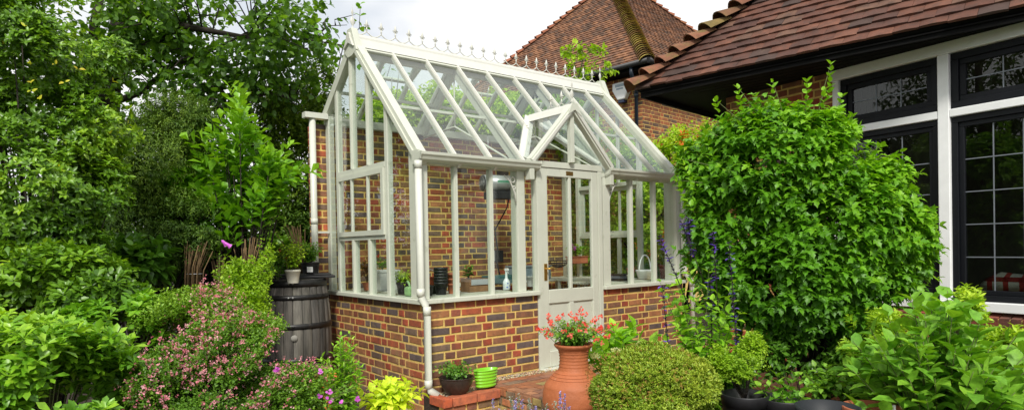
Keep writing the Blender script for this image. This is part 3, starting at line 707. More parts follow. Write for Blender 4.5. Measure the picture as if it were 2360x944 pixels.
# ---- near house on the right
SCL = 1.15; HE = CH+1.42*SCL; HB = CH+1.375*SCL
E1 = PZ(1465, 208, HE); E2 = PZ(2357, 18, HE); ue = (E2-E1).normalized(); ne = Vector((-ue.y, ue.x, 0)); ne = ne if ne.x+ne.y > 0 else -ne
W1 = PZ(1930, 165, HB); W2 = PZ(2357, 56, HB); uw = (W2-W1); uw.z = 0; uw.normalize(); nw = Vector((uw.y, -uw.x, 0)); nw = nw if nw.dot(-W1) > 0 else -nw   # nw faces camera
HS = empty('house', (W1.x, W1.y, 0), 0, 'near brick house with a low overhanging tiled roof and white framed black windows', 'house')
HO = HS.location.copy()
def HL(v): return Vector(v)-HO
def Wp(px, py, off=0.0):
    r = ray(px, py); o = Vector((0, 0, CH)); t = (W1+nw*off-o).dot(nw)/r.dot(nw); p = o+r*t
    return (p-W1).dot(uw), p.z
def WV(s, z, off=0.0): return HL(Vector((W1.x, W1.y, 0))+uw*s+nw*off+Vector((0, 0, z)))
PITN = math.radians(46)
EX = E2+ue*2.2; We = (EX-E1).length
mb = MB(); tg = math.tan(PITN)
tiles(mb, HL(E1), HL(EX), ne, PITN, 26, .118, .185, .016, lambda u, s: u > s*math.cos(PITN)+.02 and u < We-.1, TC, jag=.009)
rf = MB(); top = 3.1; ci, si = math.cos(PITN), math.sin(PITN)
ru = lambda u, s, h=0: HL(E1+ue*u+ne*(s*ci)+Vector((0, 0, s*si+h)))
hx_ = lambda s: s*ci
# second face of the hip (behind), direction
e2d = ne.copy(); n2d = ue.copy()
r2 = lambda u, s, h=0: HL(E1+ne*u+ue*(s*ci)+Vector((0, 0, s*si+h)))
rf.add([ru(.02, 0), ru(We, 0), ru(We, top), ru(hx_(top), top)], [(0, 1, 2, 3)]); rf.add([r2(.02, 0), r2(5.5, 0), r2(5.5, top), r2(hx_(top), top)], [(0, 1, 2, 3)])
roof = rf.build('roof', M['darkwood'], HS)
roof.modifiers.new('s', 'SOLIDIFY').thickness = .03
mb.build('roof_tiles', M['tile'], roof)
mb = MB(); tiles(mb, HL(E1+ne*5.5), HL(E1), ue, PITN, 24, .118, .185, .016, lambda u, s: u < 5.5-s*ci-.02 and u > 0, TC, jag=.009); mb.build('roof_tiles', M['tile'], roof)
hipd = (ue+ne).normalized()*ci*math.sqrt(2)+Vector((0, 0, si))
mb = MB(); bonnets(mb, HL(E1-hipd.normalized()*.05+Vector((0, 0, .03))), HL(E1+hipd*top), .165, .20, [(.5, (.24, .10, .06)), (.3, (.18, .09, .05)), (.2, (.20, .14, .05))], lift=.085, ln=1.35)
mb.build('hip_tiles', mat_attr('bonnet_tile', .85, (.06, .05, .02), .7, 11, .7, stain=((.16, .13, .04), 7, .5, .7)), roof)
# soffit, fascia
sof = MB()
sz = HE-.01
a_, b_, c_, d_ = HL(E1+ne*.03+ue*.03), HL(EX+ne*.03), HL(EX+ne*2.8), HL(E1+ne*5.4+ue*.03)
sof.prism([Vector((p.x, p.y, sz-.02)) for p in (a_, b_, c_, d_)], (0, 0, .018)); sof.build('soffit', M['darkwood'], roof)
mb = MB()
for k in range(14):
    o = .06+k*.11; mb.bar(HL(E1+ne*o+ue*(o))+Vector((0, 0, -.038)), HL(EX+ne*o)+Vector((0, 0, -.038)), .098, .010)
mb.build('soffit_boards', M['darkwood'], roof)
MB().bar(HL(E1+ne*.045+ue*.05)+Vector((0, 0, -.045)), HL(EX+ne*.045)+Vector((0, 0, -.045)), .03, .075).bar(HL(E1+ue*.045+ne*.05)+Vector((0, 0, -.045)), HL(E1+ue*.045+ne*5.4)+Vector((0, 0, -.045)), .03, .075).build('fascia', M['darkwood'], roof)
# window coordinates on the wall
s0 = Wp(1930, 400)[0]; s1 = Wp(2180, 400)[0]; s2 = Wp(2364, 400)[0]; zs_ = (Wp(2190, 690)[1]+0); ztr = Wp(2190, 262)[1]; zbm = HB
wl = MB(); Z0 = LOW
def wbox(mb, sa, sb, za, zb_, o0, o1, col=None):
    vs = [WV(s, z, o) for s in (sa, sb) for o in (o0, o1) for z in (za, zb_)]
    return mb.add(vs, [(0, 1, 3, 2), (4, 6, 7, 5), (0, 4, 5, 1), (2, 3, 7, 6), (0, 2, 6, 4), (1, 5, 7, 3)], col)
SE = s2+1.9; SB = -1.3; zsl = zs_-.075
wbox(wl, SB, SE, Z0, zsl-.09, -.25, -.01); wbox(wl, SB, s0-.02, zsl-.089, sz-.02, -.25, -.01)
wall = wl.build('wall', M['mortar'], HS)
mb = MB(); brick_face(mb, WV(SB, Z0, -.01), uw, nw, SE-SB, zsl-.09-Z0, light=.9)
brick_face(mb, WV(SB, zsl-.09, -.01), uw, nw, s0-.02-SB, sz-zsl+.07, light=.85); mb.build('wall_bricks', M['brick'], wall)
# brick-on-edge sill course
mb = MB(); x = s0-.1
while x < SE:
    vs = []; c = pick([(.6, (.26, .075, .05)), (.4, (.19, .08, .06))])
    for s in (x, x+.062):
        vs += [WV(s, zsl-.088, -.05), WV(s, zsl-.002, -.05), WV(s, zsl-.04, .075), WV(s, zsl-.115, .06)]
    mb.add(vs, [(0, 1, 2, 3), (4, 7, 6, 5), (0, 4, 5, 1), (1, 5, 6, 2), (2, 6, 7, 3), (3, 7, 4, 0)], c); x += .0745
mb.build('sill_bricks', M['brick'], wall)
mb = MB(); mb.prism([WV(s0-.1, z, o) for z, o in ((zsl-.10, -.05), (zsl-.012, -.05), (zsl-.052, .065), (zsl-.12, .05))], uw*(SE-s0+.1)); mb.build('sill_mortar', M['mortar'], wall)
FR = empty('window_bay'); FR.parent = HS
pw = .095
wf = MB()
wbox(wf, s0-.02, s0+.04, zs_-.0, zbm-.09, -.06, .035)
for s in (s1, s2+.5, s2+1.4): wbox(wf, s-pw*.45, s+pw*.45, zs_, zbm-.09, -.06, .035)
wbox(wf, s0-.04, SE, zbm-.09, zbm+.005, -.062, .045)
ss = [s0+.04, s1-pw*.45, s1+pw*.45, s2+.5-pw*.45, s2+.5+pw*.45, s2+1.4-pw*.45]
for i in range(3): wbox(wf, ss[2*i]+.001, ss[2*i+1]-.001, ztr-.032, ztr+.032, -.06, .03)
wbox(wf, s0-.06, SE, zsl-.0, zs_-.001, -.06, .06)
bevel(wf.build('window_frame', M['white'], FR), .006)
wn = 0
for i in range(3):
    for (za, zb_) in ((zs_, ztr-.032), (ztr+.032, zbm-.09)):
        sa, sb = ss[2*i]+.002, ss[2*i+1]-.002; za += .002; zb_ -= .002; fw = .10 if za > 1.5 else .085
        m1 = MB(); 
        for q, (fa, fb, o0, o1) in enumerate(((0, fw*.55, -.055, .005), (fw*.5501, fw, -.05, -.012))):
            wbox(m1, sa+fa, sb-fa, za+fa, za+fb, o0, o1); wbox(m1, sa+fa, sb-fa, zb_-fb, zb_-fa, o0, o1)
            wbox(m1, sa+fa, sa+fb, za+fb+.0002, zb_-fb-.0002, o0, o1); wbox(m1, sb-fb, sb-fa, za+fb+.0002, zb_-fb-.0002, o0, o1)
        w = bevel(m1.build('window', M['blackw'], FR), .004)
        m2 = MB(); wbox(m2, sa+fw, sb-fw, za+fw, zb_-fw, -.034, -.03); m2.build('pane', M['winglass'], w)
        m3 = MB(); nv = max(2, round((sb-sa-2*fw)/.215)); nh = max(2, round((zb_-za-2*fw)/.27))
        for k in range(1, nv): s = sa+fw+(sb-sa-2*fw)*k/nv; wbox(m3, s-.004, s+.004, za+fw, zb_-fw, -.0298, -.0255)
        for k in range(1, nh): z = za+fw+(zb_-za-2*fw)*k/nh; wbox(m3, sa+fw, sb-fw, z-.004, z+.004, -.0298, -.0245)
        m3.build('leading', M['lead'], w)
# room behind the window
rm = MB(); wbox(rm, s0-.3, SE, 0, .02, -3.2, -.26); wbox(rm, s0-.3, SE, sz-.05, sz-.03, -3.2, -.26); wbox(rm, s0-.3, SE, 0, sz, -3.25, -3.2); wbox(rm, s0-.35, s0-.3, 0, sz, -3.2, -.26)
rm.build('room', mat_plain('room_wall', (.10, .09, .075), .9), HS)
cm = MB()
for sa, sb in ((s0+.02, s0+.38), (s1-.22, s1+.05)):
    pts = [(sa+(sb-sa)*k/30, -.22+.03*math.sin(k*1.5)) for k in range(31)]
    cm.add([WV(s, z, o) for s, o in pts for z in (.5, HB-.1)], [(2*i, 2*i+2, 2*i+3, 2*i+1) for i in range(30)], None, True)
c_o = cm.build('curtain', mat_plain('curtain', (.16, .13, .08), .9), HS); c_o.modifiers.new('s', 'SOLIDIFY').thickness = .006
# sofa with checked blanket seen low in the right pane
so_ = MB(); q0, z0 = Wp(2225, 590); q1 = Wp(2364, 590)[0]
m = bpy.data.materials.new('x'); bpy.data.materials.remove(m)
SF = empty('sofa', HO+WV(q0, 0, -.45), math.atan2(uw.y, uw.x), 'olive sofa back inside the room behind the lower right window', 'sofa')
bevel(MB().box(-.12, 1.9, -.0, .9, .1, .45).build('seat', mat_plain('olive_cloth', (.22, .16, .05), .95), SF), .04, 3)
prof = [(-.12+.1*k, .74+.10*math.sin(min(PI, k*.55))) for k in range(13)]
mb = MB().prism([(x, 0, z) for x, z in prof]+[(1.08, 0, .35), (-.12, 0, .35)], (0, .2, 0)); bevel(mb.build('backrest', mat_plain('olive_cloth2', (.24, .17, .05), .95, bump=.4), SF), .04, 3)
def mat_check():
    m, nt, out = nmat('check_cloth'); L = nt.links.new; b = N(nt, 'ShaderNodeBsdfPrincipled', i_Roughness=.9); tc = N(nt, 'ShaderNodeTexCoord'); sp = N(nt, 'ShaderNodeSeparateXYZ'); L(tc.outputs['Object'], sp.inputs[0])
    fac = None; c = None
    for ax, sc in (('X', 9.0), ('Z', 9.0)):
        mu = N(nt, 'ShaderNodeMath', operation='MULTIPLY', i_1=sc); L(sp.outputs[ax], mu.inputs[0]); fr = N(nt, 'ShaderNodeMath', operation='FRACT'); L(mu.outputs[0], fr.inputs[0])
        gt = N(nt, 'ShaderNodeMath', operation='LESS_THAN', i_1=.34); L(fr.outputs[0], gt.inputs[0])
        c = mixc(nt, c if c is not None else (.62, .58, .52), (.42, .04, .035), gt.outputs[0], 'MIX' if c is None else 'MULTIPLY')
    L(c, b.inputs['Base Color']); L(b.outputs[0], out.inputs[0]); return m
BK = empty('blanket', HO+WV(q0, 0, -.43), math.atan2(uw.y, uw.x), 'red and white checked blanket folded over the sofa behind the window', 'blanket')
pr = [(.0, .86), (.12, .92), (.3, .90), (.5, .83), (.75, .78), (.98, .74), (1.1, .73)]
mb = MB(); vs = []
for x, z in pr: vs += [(x-.05, -.06, z-.11+.05*x), (x-.05, -.07, z), (x-.05, .02, z+.045), (x-.05, .24, z+.02)]
mb.add(vs, [(4*i+j, 4*i+4+j, 4*i+5+j, 4*i+1+j) for i in range(6) for j in range(3)], None, True); o = mb.build('cloth', mat_check(), BK); o.modifiers.new('s', 'SOLIDIFY').thickness = .03
# ---- far house with hipped roof
C0 = P(1492, 137, 11.9); HF = C0.z
dl = Vector((-.698, .716, 0)); dr = Vector((.716, .698, 0)); WF = 6.1; WR = 7.5
FH = empty('house', (C0.x, C0.y, 0), 0, 'taller brick house behind with a steep hipped tile roof and black gutter', 'house')
fo = FH.location.copy(); Cc = Vector((0, 0, HF)); PF = math.atan(1.06); cf, sf = math.cos(PF), math.sin(PF)
ap = WF/2; apz = ap*1.06
mb = MB()
Ap = Cc+dl*ap+dr*ap+Vector((0, 0, apz)); Lc = Cc+dl*WF; Rc = Cc+dr*WR; Ap2 = Rc-dr*ap+dl*ap+Vector((0, 0, apz)); Bk = Rc+dl*WF
mb.add([Lc, Cc, Ap], [(0, 1, 2)]).add([Cc, Rc, Ap2, Ap], [(0, 1, 2, 3)]).add([Rc, Bk, Ap2], [(0, 1, 2)]).add([Bk, Lc, Ap, Ap2], [(0, 1, 2, 3)])
froof = mb.build('roof', M['darkwood'], FH)
mb = MB(); rows = int(apz/sf/.10)+1
tiles(mb, Lc, Cc, dr, PF, rows, .10, .165, .014, lambda u, s: s*cf-.02 < u < WF-s*cf+.02, TCD, jag=.008)
tiles(mb, Cc, Rc, dl, PF, rows, .10, .165, .014, lambda u, s: s*cf-.02 < u < WR-s*cf+.02, TCD, jag=.008)
mb.build('roof_tiles', M['tile'], froof)
mb = MB(); bonnets(mb, Cc-(Ap-Cc).normalized()*.06+Vector((0, 0, .02)), Ap, .165, .105, [(.6, (.34, .26, .06)), (.4, (.26, .15, .06))], lift=.05, ln=2.2); mb.build('hip_tiles', M['moss'], froof)
mb = MB(); bonnets(mb, Lc, Ap, .15, .20, [(.6, (.26, .09, .045)), (.4, (.30, .12, .05))], lift=.05, ln=1.4); mb.build('hip_tiles', M['tile'], froof); mb = MB(); bonnets(mb, Rc, Ap2, .15, .20, [(.6, (.26, .09, .045)), (.4, (.30, .12, .05))], lift=.05, ln=1.4); mb.build('hip_tiles', M['tile'], froof)
ov = .38
K = Cc+dl*ov+dr*ov
w_ = MB()
def fprism(mb, p, a, la, b, lb, z0, z1):
    p = Vector((p.x, p.y, 0)); q = [p, p+a*la, p+a*la+b*lb, p+b*lb]; return mb.prism([Vector((v.x, v.y, z0)) for v in q], (0, 0, z1-z0))
fprism(w_, K, dl, WF-2*ov, dr, WR-2*ov, 0, HF-.12); fw_ = w_.build('wall', M['mortar'], FH)
FS = [(.45, (.33, .12, .05)), (.3, (.25, .10, .05)), (.25, (.14, .085, .06))]; FD = [(.7, (.36, .11, .045)), (.3, (.22, .10, .06))]
mb = MB(); kk = Vector((K.x, K.y, 1.2)); brick_face(mb, kk+dl*(WF-2*ov), -dl, -dr, WF-2*ov, HF-1.32, tblS=FS, tblH=FD, joint=.012, proud=.004)
brick_face(mb, kk, dr, -dl, 6.0, HF-1.32, tblS=FS, tblH=FD, joint=.012, proud=.004); mb.build('wall_bricks', M['brick'], fw_)
mb = MB(); fprism(mb, Cc+dl*.04+dr*.04, dl, WF-.08, dr, WR-.08, HF-.12, HF-.06); mb.build('soffit', M['darkwood'], froof)
mb = MB(); gz_ = Vector((0, 0, HF-.03)); ld_ = -dr*.05-dl*.05
mb.tube([Vector((Lc.x, Lc.y, 0))+gz_-dr*.05, Vector((Cc.x, Cc.y, 0))+gz_+ld_], .055, 10).tube([Vector((Cc.x, Cc.y, 0))+gz_+ld_, Vector((Rc.x, Rc.y, 0))+gz_-dl*.05], .055, 10)
mb.build('gutter', M['blackp'], FH)
pp = Vector((K.x, K.y, 0))-dr*.06+dl*.10
q_ = Vector((Cc.x, Cc.y, 0))+dl*.35-dr*.02
mb = MB().tube([q_+Vector((0, 0, HF-.08)), q_+Vector((0, 0, HF-.2)), pp+Vector((0, 0, HF-.42)), pp+Vector((0, 0, 0))], .036, 10)
for z in (HF-.5, HF-2.2): mb.tube([pp+Vector((0, 0, z)), pp+Vector((0, 0, z-.06))], .046, 10)
mb.build('downpipe', mat_plain('dark_blue_pipe', (.02, .03, .045), .4), FH)
# alarm box on the left face: tapered white bell box
al = Vector((K.x, K.y, 0))+dl*.42-dr*.005; r_ = ray(1433, 200); 
za = (P(1433, 212, al.y+fo.y)).z
AB = empty('alarm_box'); AB.parent = FH; AB.location = al+Vector((0, 0, za)); AB.scale = (1.35,)*3; AB.rotation_euler = (0, 0, math.atan2(-dl.y, -dl.x))
poly = [(-.15, 0, .13), (.15, 0, .13), (.15, 0, .02), (.06, 0, -.13), (-.06, 0, -.13), (-.15, 0, .02)]
AB['label'] = 'white tapered alarm bell box with a dark lens'
bevel(MB().prism(poly, (0, -.10, 0)).build('cover', M['white'], AB), .02, 3)
bevel(MB().box(-.055, .055, -.09, -.01, -.175, -.131).build('lens', mat_plain('blue_lens', (.01, .02, .06), .2), AB), .01)
mb = MB().box(-.09, .09, -.1015, -.1, .06, .10, None).box(-.07, .05, -.1015, -.1, .02, .045); mb.build('marking', mat_plain('faint_blue', (.35, .42, .5), .5), AB)
MB().tube([(.19+.03*math.cos(t), -.03, .05+.03*math.sin(t)) for t in [k*.5 for k in range(14)]], .006, 5).build('cable_loop', M['blackp'], AB)
# ------------------------------------------------------------------ leaf materials
LM = dict(
 tree=mat_leaf('tree_leaf', [(.025, .07, .012), (.07, .16, .02), (.20, .36, .035)], .5, .45),
 privet=mat_leaf('holly_leaf', [(.035, .10, .01), (.13, .27, .018), (.34, .50, .035)], .38, .25, .5),
 yew=mat_leaf('yew_leaf', [(.018, .05, .008), (.055, .12, .012), (.17, .26, .02)], .55, .15),
 laurel=mat_leaf('laurel_leaf', [(.05, .14, .012), (.12, .30, .018), (.26, .46, .03)], .33, .3, .5),
 choisya=mat_leaf('choisya_leaf', [(.045, .14, .012), (.125, .30, .02), (.29, .47, .035)], .38, .28, .5),
 rhodo=mat_leaf('rhodo_leaf', [(.03, .09, .012), (.075, .19, .02), (.17, .32, .04)], .4, .25, .5),
 escal=mat_leaf('escallonia_leaf', [(.05, .13, .015), (.12, .25, .025), (.26, .40, .04)], .4, .25),
 lime=mat_leaf('lime_leaf', [(.14, .26, .02), (.26, .42, .03), (.45, .58, .06)], .45, .35),
 vib=mat_leaf('viburnum_leaf', [(.035, .12, .008), (.095, .26, .012), (.26, .49, .025)], .45, .3, .4),
 dark=mat_leaf('hedge_leaf', [(.018, .05, .008), (.04, .09, .012), (.085, .17, .02)], .5, .2),
 hebe=mat_leaf('hebe_leaf', [(.10, .18, .02), (.20, .31, .03), (.36, .42, .06)], .5, .2),
 acid=mat_leaf('coleus_leaf', [(.30, .42, .02), (.46, .60, .03), (.60, .70, .07)], .45, .35),
 peony=mat_leaf('peony_leaf', [(.05, .16, .02), (.12, .29, .03), (.23, .43, .045)], .5, .28),
 mid=mat_leaf('mid_leaf', [(.06, .16, .02), (.12, .28, .03), (.22, .40, .05)], .45, .3),
 basil=mat_leaf('basil_leaf', [(.10, .26, .02), (.2, .42, .03), (.32, .52, .05)], .45, .35),
 pink=mat_leaf('pink_petal', [(.60, .14, .19), (.76, .28, .33), (.85, .52, .54)], .5, .35, .3, (1.1, .8, .9)),
 coral=mat_leaf('coral_petal', [(.75, .06, .04), (.85, .12, .08), (.88, .26, .18)], .5, .3, .3, (1.1, .8, .8)),
 purple=mat_leaf('purple_petal', [(.07, .03, .30), (.13, .05, .50), (.25, .14, .7)], .5, .3, .3, (1, .8, 1.1)),
 calyx=mat_leaf('dark_calyx', [(.02, .012, .04), (.04, .02, .07), (.06, .04, .10)], .6, .1),
 lav=mat_leaf('lavender_petal', [(.22, .16, .45), (.36, .30, .62), (.5, .46, .7)], .6, .2, .3, (1, .9, 1.1)),
 lavs=mat_leaf('lavender_grey', [(.22, .27, .22), (.32, .37, .30), (.42, .46, .4)], .7, .2),
 mag=mat_leaf('magenta_petal', [(.42, .04, .42), (.60, .10, .55), (.75, .25, .7)], .5, .3, .3, (1.1, .8, 1.1)),
 red=mat_leaf('red_petal', [(.5, .01, .02), (.7, .02, .03), (.8, .06, .06)], .5, .3, .3, (1.1, .8, .8)),
 orange=mat_leaf('orange_petal', [(.75, .12, .02), (.85, .2, .03), (.9, .3, .04)], .5, .3, .3, (1.1, .9, .8)),
 dry=mat_leaf('dry_leaf', [(.16, .08, .03), (.28, .15, .05), (.42, .26, .10)], .6, .2),
 yel=mat_leaf('yellow_leaf', [(.35, .40, .03), (.5, .5, .04), (.6, .35, .06)], .5, .35),
 cream=mat_leaf('cream_floret', [(.5, .55, .2), (.65, .68, .3), (.75, .75, .45)], .6, .3))
def A3(v): return np.array(v, float)
def plant(name, base, label, cat, group=None): return empty(name, base, 0, label, cat, group)
def mod(ti, z, z0, z1, a=.35):   # leaf tint runs from darker low down to lighter at the top
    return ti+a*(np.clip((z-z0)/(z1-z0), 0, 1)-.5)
def shrub(name, label, cat, blobs, lm, n, mode='whorl', base=None, shell=.4, seed=3, up=.5, lum=.2, nb=14, br=.02, group=None, back=.3, fr=3., zmin=-.2, tintsc=2.2, height_tint=.35, mat='bark', extra=None, gap=-.22, gs=9., **k):
    B = blobs_px(blobs); c = B[0][0]
    base = Vector(base) if base is not None else Vector((c[0], c[1], LOW))
    root = plant(name, base, label, cat, group)
    p, a = crown(B, n, shell, seed, lum, back, up, fr, zmin, gap, gs)
    z0, z1 = p[:, 2].min(), p[:, 2].max(); ti = np.clip(mod(tint_of(p, seed+5, tintsc, .35), p[:, 2], z0, z1, height_tint), 0, 1)
    a = nrm(a+rnd(n)*.35)
    S = whorl(p, a, tint=ti, **k) if mode == 'whorl' else sprig(p-a*k['s']*.5, a, tint=ti, **k)
    lobj('foliage', S+(extra or []), LM[lm], root)
    ids = RNG.choice(n, nb, replace=False); branches(root, base, [p[i]-a[i]*.03 for i in ids], br, M[mat])
    return root, p, a
def trunk_of(root, pts, rs, mat='bark', name='trunk'):
    o = root.location; return MB().tube([Vector(p)-o for p in pts], rs, 9).build(name, M[mat], root)
# ---- tall dark tree, upper left
tb = P(238, 640, 8.2); tb.z = LOW
TR = plant('tree', tb, 'tall dark trunked tree with rounded leaves reaching over the top left of the garden', 'tree')
trunk_of(TR, [tb, P(245, 420, 8.2), P(250, 260, 8.2), P(262, 120, 8.1), P(285, -40, 8.0)], [.17, .15, .13, .10, .07])
LB = [([P(245, 300, 8.2), P(205, 190, 8.1), P(218, 60, 8.0), P(240, -60, 7.9)], [.10, .08, .06, .04]),
      ([P(252, 200, 8.2), P(330, 110, 7.8), P(420, 60, 7.5), P(560, 85, 7.4), P(700, 95, 7.9)], [.07, .055, .04, .025, .008]),
      ([P(250, 240, 8.2), P(320, 215, 7.9), P(400, 150, 7.6), P(500, 110, 7.4), P(600, 60, 7.2)], [.05, .035, .026, .018, .008]),
      ([P(250, 290, 8.2), P(380, 270, 7.7), P(500, 250, 7.3), P(620, 215, 7.6), P(690, 230, 8.0)], [.05, .035, .025, .015, .006]),
      ([P(262, 120, 8.1), P(360, 20, 7.8), P(430, -60, 7.6)], [.06, .04, .02]),
      ([P(205, 190, 8.1), P(130, 120, 7.8), P(60, 40, 7.5)], [.05, .035, .015]),
      ([P(700, 95, 7.9), P(760, 60, 8.0), P(800, 58, 8.0)], [.012, .006, .003])]
for pts, rs in LB: trunk_of(TR, pts, rs, name='limb')
B = blobs_px([(420, 90, 150, 120, 7.6, .7), (600, 60, 120, 90, 7.2, .6), (540, 200, 120, 90, 7.4, .6), (330, 230, 130, 110, 7.8, .6), (690, 70, 75, 75, 7.9, .35), (660, 180, 60, 60, 8.0, .3), (630, 270, 65, 50, 7.8, .3), (120, 120, 160, 130, 7.8, .6), (300, 40, 120, 80, 7.6, .6), (470, 300, 120, 70, 7.6, .5), (745, 130, 30, 35, 8.2, .12), (500, 10, 150, 60, 7.3, .6), (700, 230, 35, 50, 8.2, .2)])
p, a = crown(B, 2000, .95, 4, .3, .8, .2, 5.0)
hs = lump(p*2.2, 77, 1.2); kq = hs > -.22; p, a = p[kq], a[kq]
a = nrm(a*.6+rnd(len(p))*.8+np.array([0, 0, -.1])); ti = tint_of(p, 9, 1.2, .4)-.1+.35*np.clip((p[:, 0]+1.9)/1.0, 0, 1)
lobj('foliage', sprig(p, a, .30, 3, 1.0, .085, T_RND, .95, .25, ti, bend=.3), LM['tree'], TR)
LBD = [Vector(q[i]).lerp(Vector(q[i+1]), t/6) for q, _ in LB for i in range(len(q)-1) for t in range(6)]
mb = MB(); o = TR.location
for i in RNG.choice(len(p), 220, replace=False):
    c = min(LBD, key=lambda q: (q-Vector(p[i])).length); m_ = c.lerp(Vector(p[i]), .5)+Vector((0, 0, .05)); mb.tube([c-o, m_-o, Vector(p[i])+Vector(a[i])*.3-o], [.012, .008, .003], 4)
mb.build('twigs', M['bark'], TR)
# ---- background masses
shrub('hedge', 'tall dark hedge closing the garden behind the left shrubs', 'hedge', [(60, 470, 330, 250, 10.5, .7), (430, 540, 300, 190, 10.5, .7), (760, 520, 220, 150, 11, .7), (-350, 350, 350, 400, 10, .8)], 'dark', 5200, 'sprig', shell=.3, seed=21, s=.3, k=3, ang=.9, ln=.13, tm=T_OV, back=.25, nb=24, br=.05)
shrub('evergreen_tree', 'dense evergreen with small leaves just left of the rear white downpipe', 'tree', [(690, 420, 95, 210, 8.6, .6), (640, 320, 70, 120, 8.4, .5), (745, 240, 45, 100, 9.0, .4), (700, 600, 110, 120, 8.2, .5)], 'yew', 4200, 'sprig', shell=.45, seed=22, s=.2, k=4, ang=.9, ln=.065, tm=T_OV, nb=16, br=.03, height_tint=.5)
# left holly like shrub
shrub('holly_shrub', 'tall glossy shrub with pointed yellow green leaves at the far left edge', 'shrub', [(70, 170, 150, 170, 4.6, .45), (40, 420, 190, 170, 4.5, .5), (210, 300, 95, 90, 4.7, .3), (180, 430, 110, 100, 4.6, .3), (20, 50, 130, 100, 4.5, .4), (120, 560, 110, 80, 4.5, .3), (260, 130, 60, 50, 4.8, .2)], 'privet', 6800, 'whorl', shell=.6, seed=31, lum=.3, up=.8, k=6, th=.95, ln=.042, tm=T_LONG, wf=1.35, nb=50, br=.014, height_tint=.3, fr=5., thv=.35, gap=-.1, gs=10., tintsc=5.)
rt = bpy.data.objects['holly_shrub']
p, a = crown(blobs_px([(110, 250, 170, 220, 4.5, .45)]), 26, .3, 33, .2, .1, .3); lobj('yellow_leaves', whorl(p, a, 2, .8, .034, T_OV), LM['yel'], rt)
# yew
shrub('yew', 'dark feathery yew shrub in the middle of the left border', 'shrub', [(330, 400, 140, 120, 5.9, .5), (300, 540, 160, 100, 5.8, .5), (440, 520, 90, 70, 5.7, .35), (180, 500, 90, 90, 5.8, .4), (420, 300, 90, 70, 6.2, .4)], 'yew', 8500, 'sprig', shell=.45, seed=41, lum=.3, s=.16, k=7, ang=1.1, ln=.034, tm=T_LONG, wf=.9, droop=.1, nb=30, height_tint=.4, up=.2)
# laurel
lr = P(560, 640, 6.1); lr.z = LOW; rt = plant('laurel', lr, 'cherry laurel with large bright green leaves rising left of the white rear downpipe', 'laurel'); pts = []; ax = []; lens = []
for x, y, dx, dz, n in ((550, 270, 0, 1, 2), (545, 310, .02, 1, 4), (565, 350, .3, 1, 3), (515, 365, -.4, .9, 3), (610, 390, .5, .6, 4), (470, 430, -1, .3, 6), (400, 440, -1, .22, 6), (430, 400, -1, .4, 3), (350, 415, -1, .1, 3), (650, 410, .8, .4, 3), (500, 400, -.7, .6, 4), (560, 420, 0, 1, 5), (620, 430, .5, .6, 4), (590, 480, .2, .6, 5), (520, 480, -.5, .4, 5), (450, 500, -.8, .3, 4), (620, 490, .3, .5, 3), (550, 530, -.1, .6, 4), (480, 550, -.4, .4, 4), (400, 510, -.8, .1, 3), (350, 430, -1, .3, 3)):
    for i in range(int(n*2)):
        pts.append(A3(P(x+random.gauss(0, 14), y+random.gauss(0, 14), 6.0+random.gauss(0, .16)))); ax.append(np.array([dx+random.gauss(0, .18), -.35+random.gauss(0, .3), dz+random.gauss(0, .15)]))
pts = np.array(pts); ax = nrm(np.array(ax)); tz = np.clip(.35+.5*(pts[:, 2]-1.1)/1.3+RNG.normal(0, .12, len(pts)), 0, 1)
lobj('foliage', sprig(pts-ax*.2, ax, .45, 7, .85, .14, T_OBO, 1.25, -.02, tz, bend=.05, upn=.9), LM['laurel'], rt); branches(rt, lr, pts[::2], .016)
shrub('laurel', 'shaded low laurel branches behind the twig bundles', 'shrub', [(300, 595, 70, 40, 5.2, .25), (650, 600, 60, 50, 7.7, .3), (480, 600, 110, 50, 6.3, .3)], 'rhodo', 300, 'sprig', shell=.6, seed=52, s=.2, k=4, ang=.8, ln=.13, tm=T_OV, wf=1.2, nb=12, up=.7)
# rhodo / choisya
shrub('rhododendron', 'rounded evergreen shrub with dark glossy leaves at the left edge', 'shrub', [(90, 640, 160, 75, 4.2, .45), (60, 720, 150, 100, 4.1, .4), (230, 680, 80, 60, 4.2, .35)], 'privet', 1250, 'whorl', shell=.5, seed=61, up=1.2, k=8, th=1.2, ln=.066, tm=T_OBO, wf=.95, thv=.4, gap=-.1, gs=11., nb=14, lum=.3, fr=6.)
shrub('choisya', 'choisya bush with bright fingered leaves in the bottom left corner', 'shrub', [(80, 830, 180, 100, 3.3, .4), (210, 900, 105, 90, 3.3, .35), (20, 930, 160, 100, 3.2, .4), (130, 935, 95, 60, 2.95, .18), (250, 950, 70, 55, 3.0, .16), (120, 790, 90, 40, 3.4, .25), (240, 960, 110, 60, 3.2, .3)], 'choisya', 1000, 'whorl', shell=.6, seed=62, up=1.5, k=7, th=1.15, ln=.068, tm=T_OBO, wf=.9, thv=.4, gap=-.1, gs=10., nb=30, lum=.3, droop=.0, fr=4., mat='stem', br=.008)
shrub('choisya', 'lighter choisya mound between the dark rhododendron and the pink flowering shrub', 'shrub', [(245, 740, 75, 55, 3.9, .25), (300, 720, 70, 45, 4.0, .25), (300, 840, 80, 90, 3.8, .3)], 'choisya', 380, 'whorl', shell=.5, seed=63, up=1.5, k=7, th=1.2, ln=.068, tm=T_OBO, wf=.9, thv=.35, nb=12, mat='stem', br=.008)
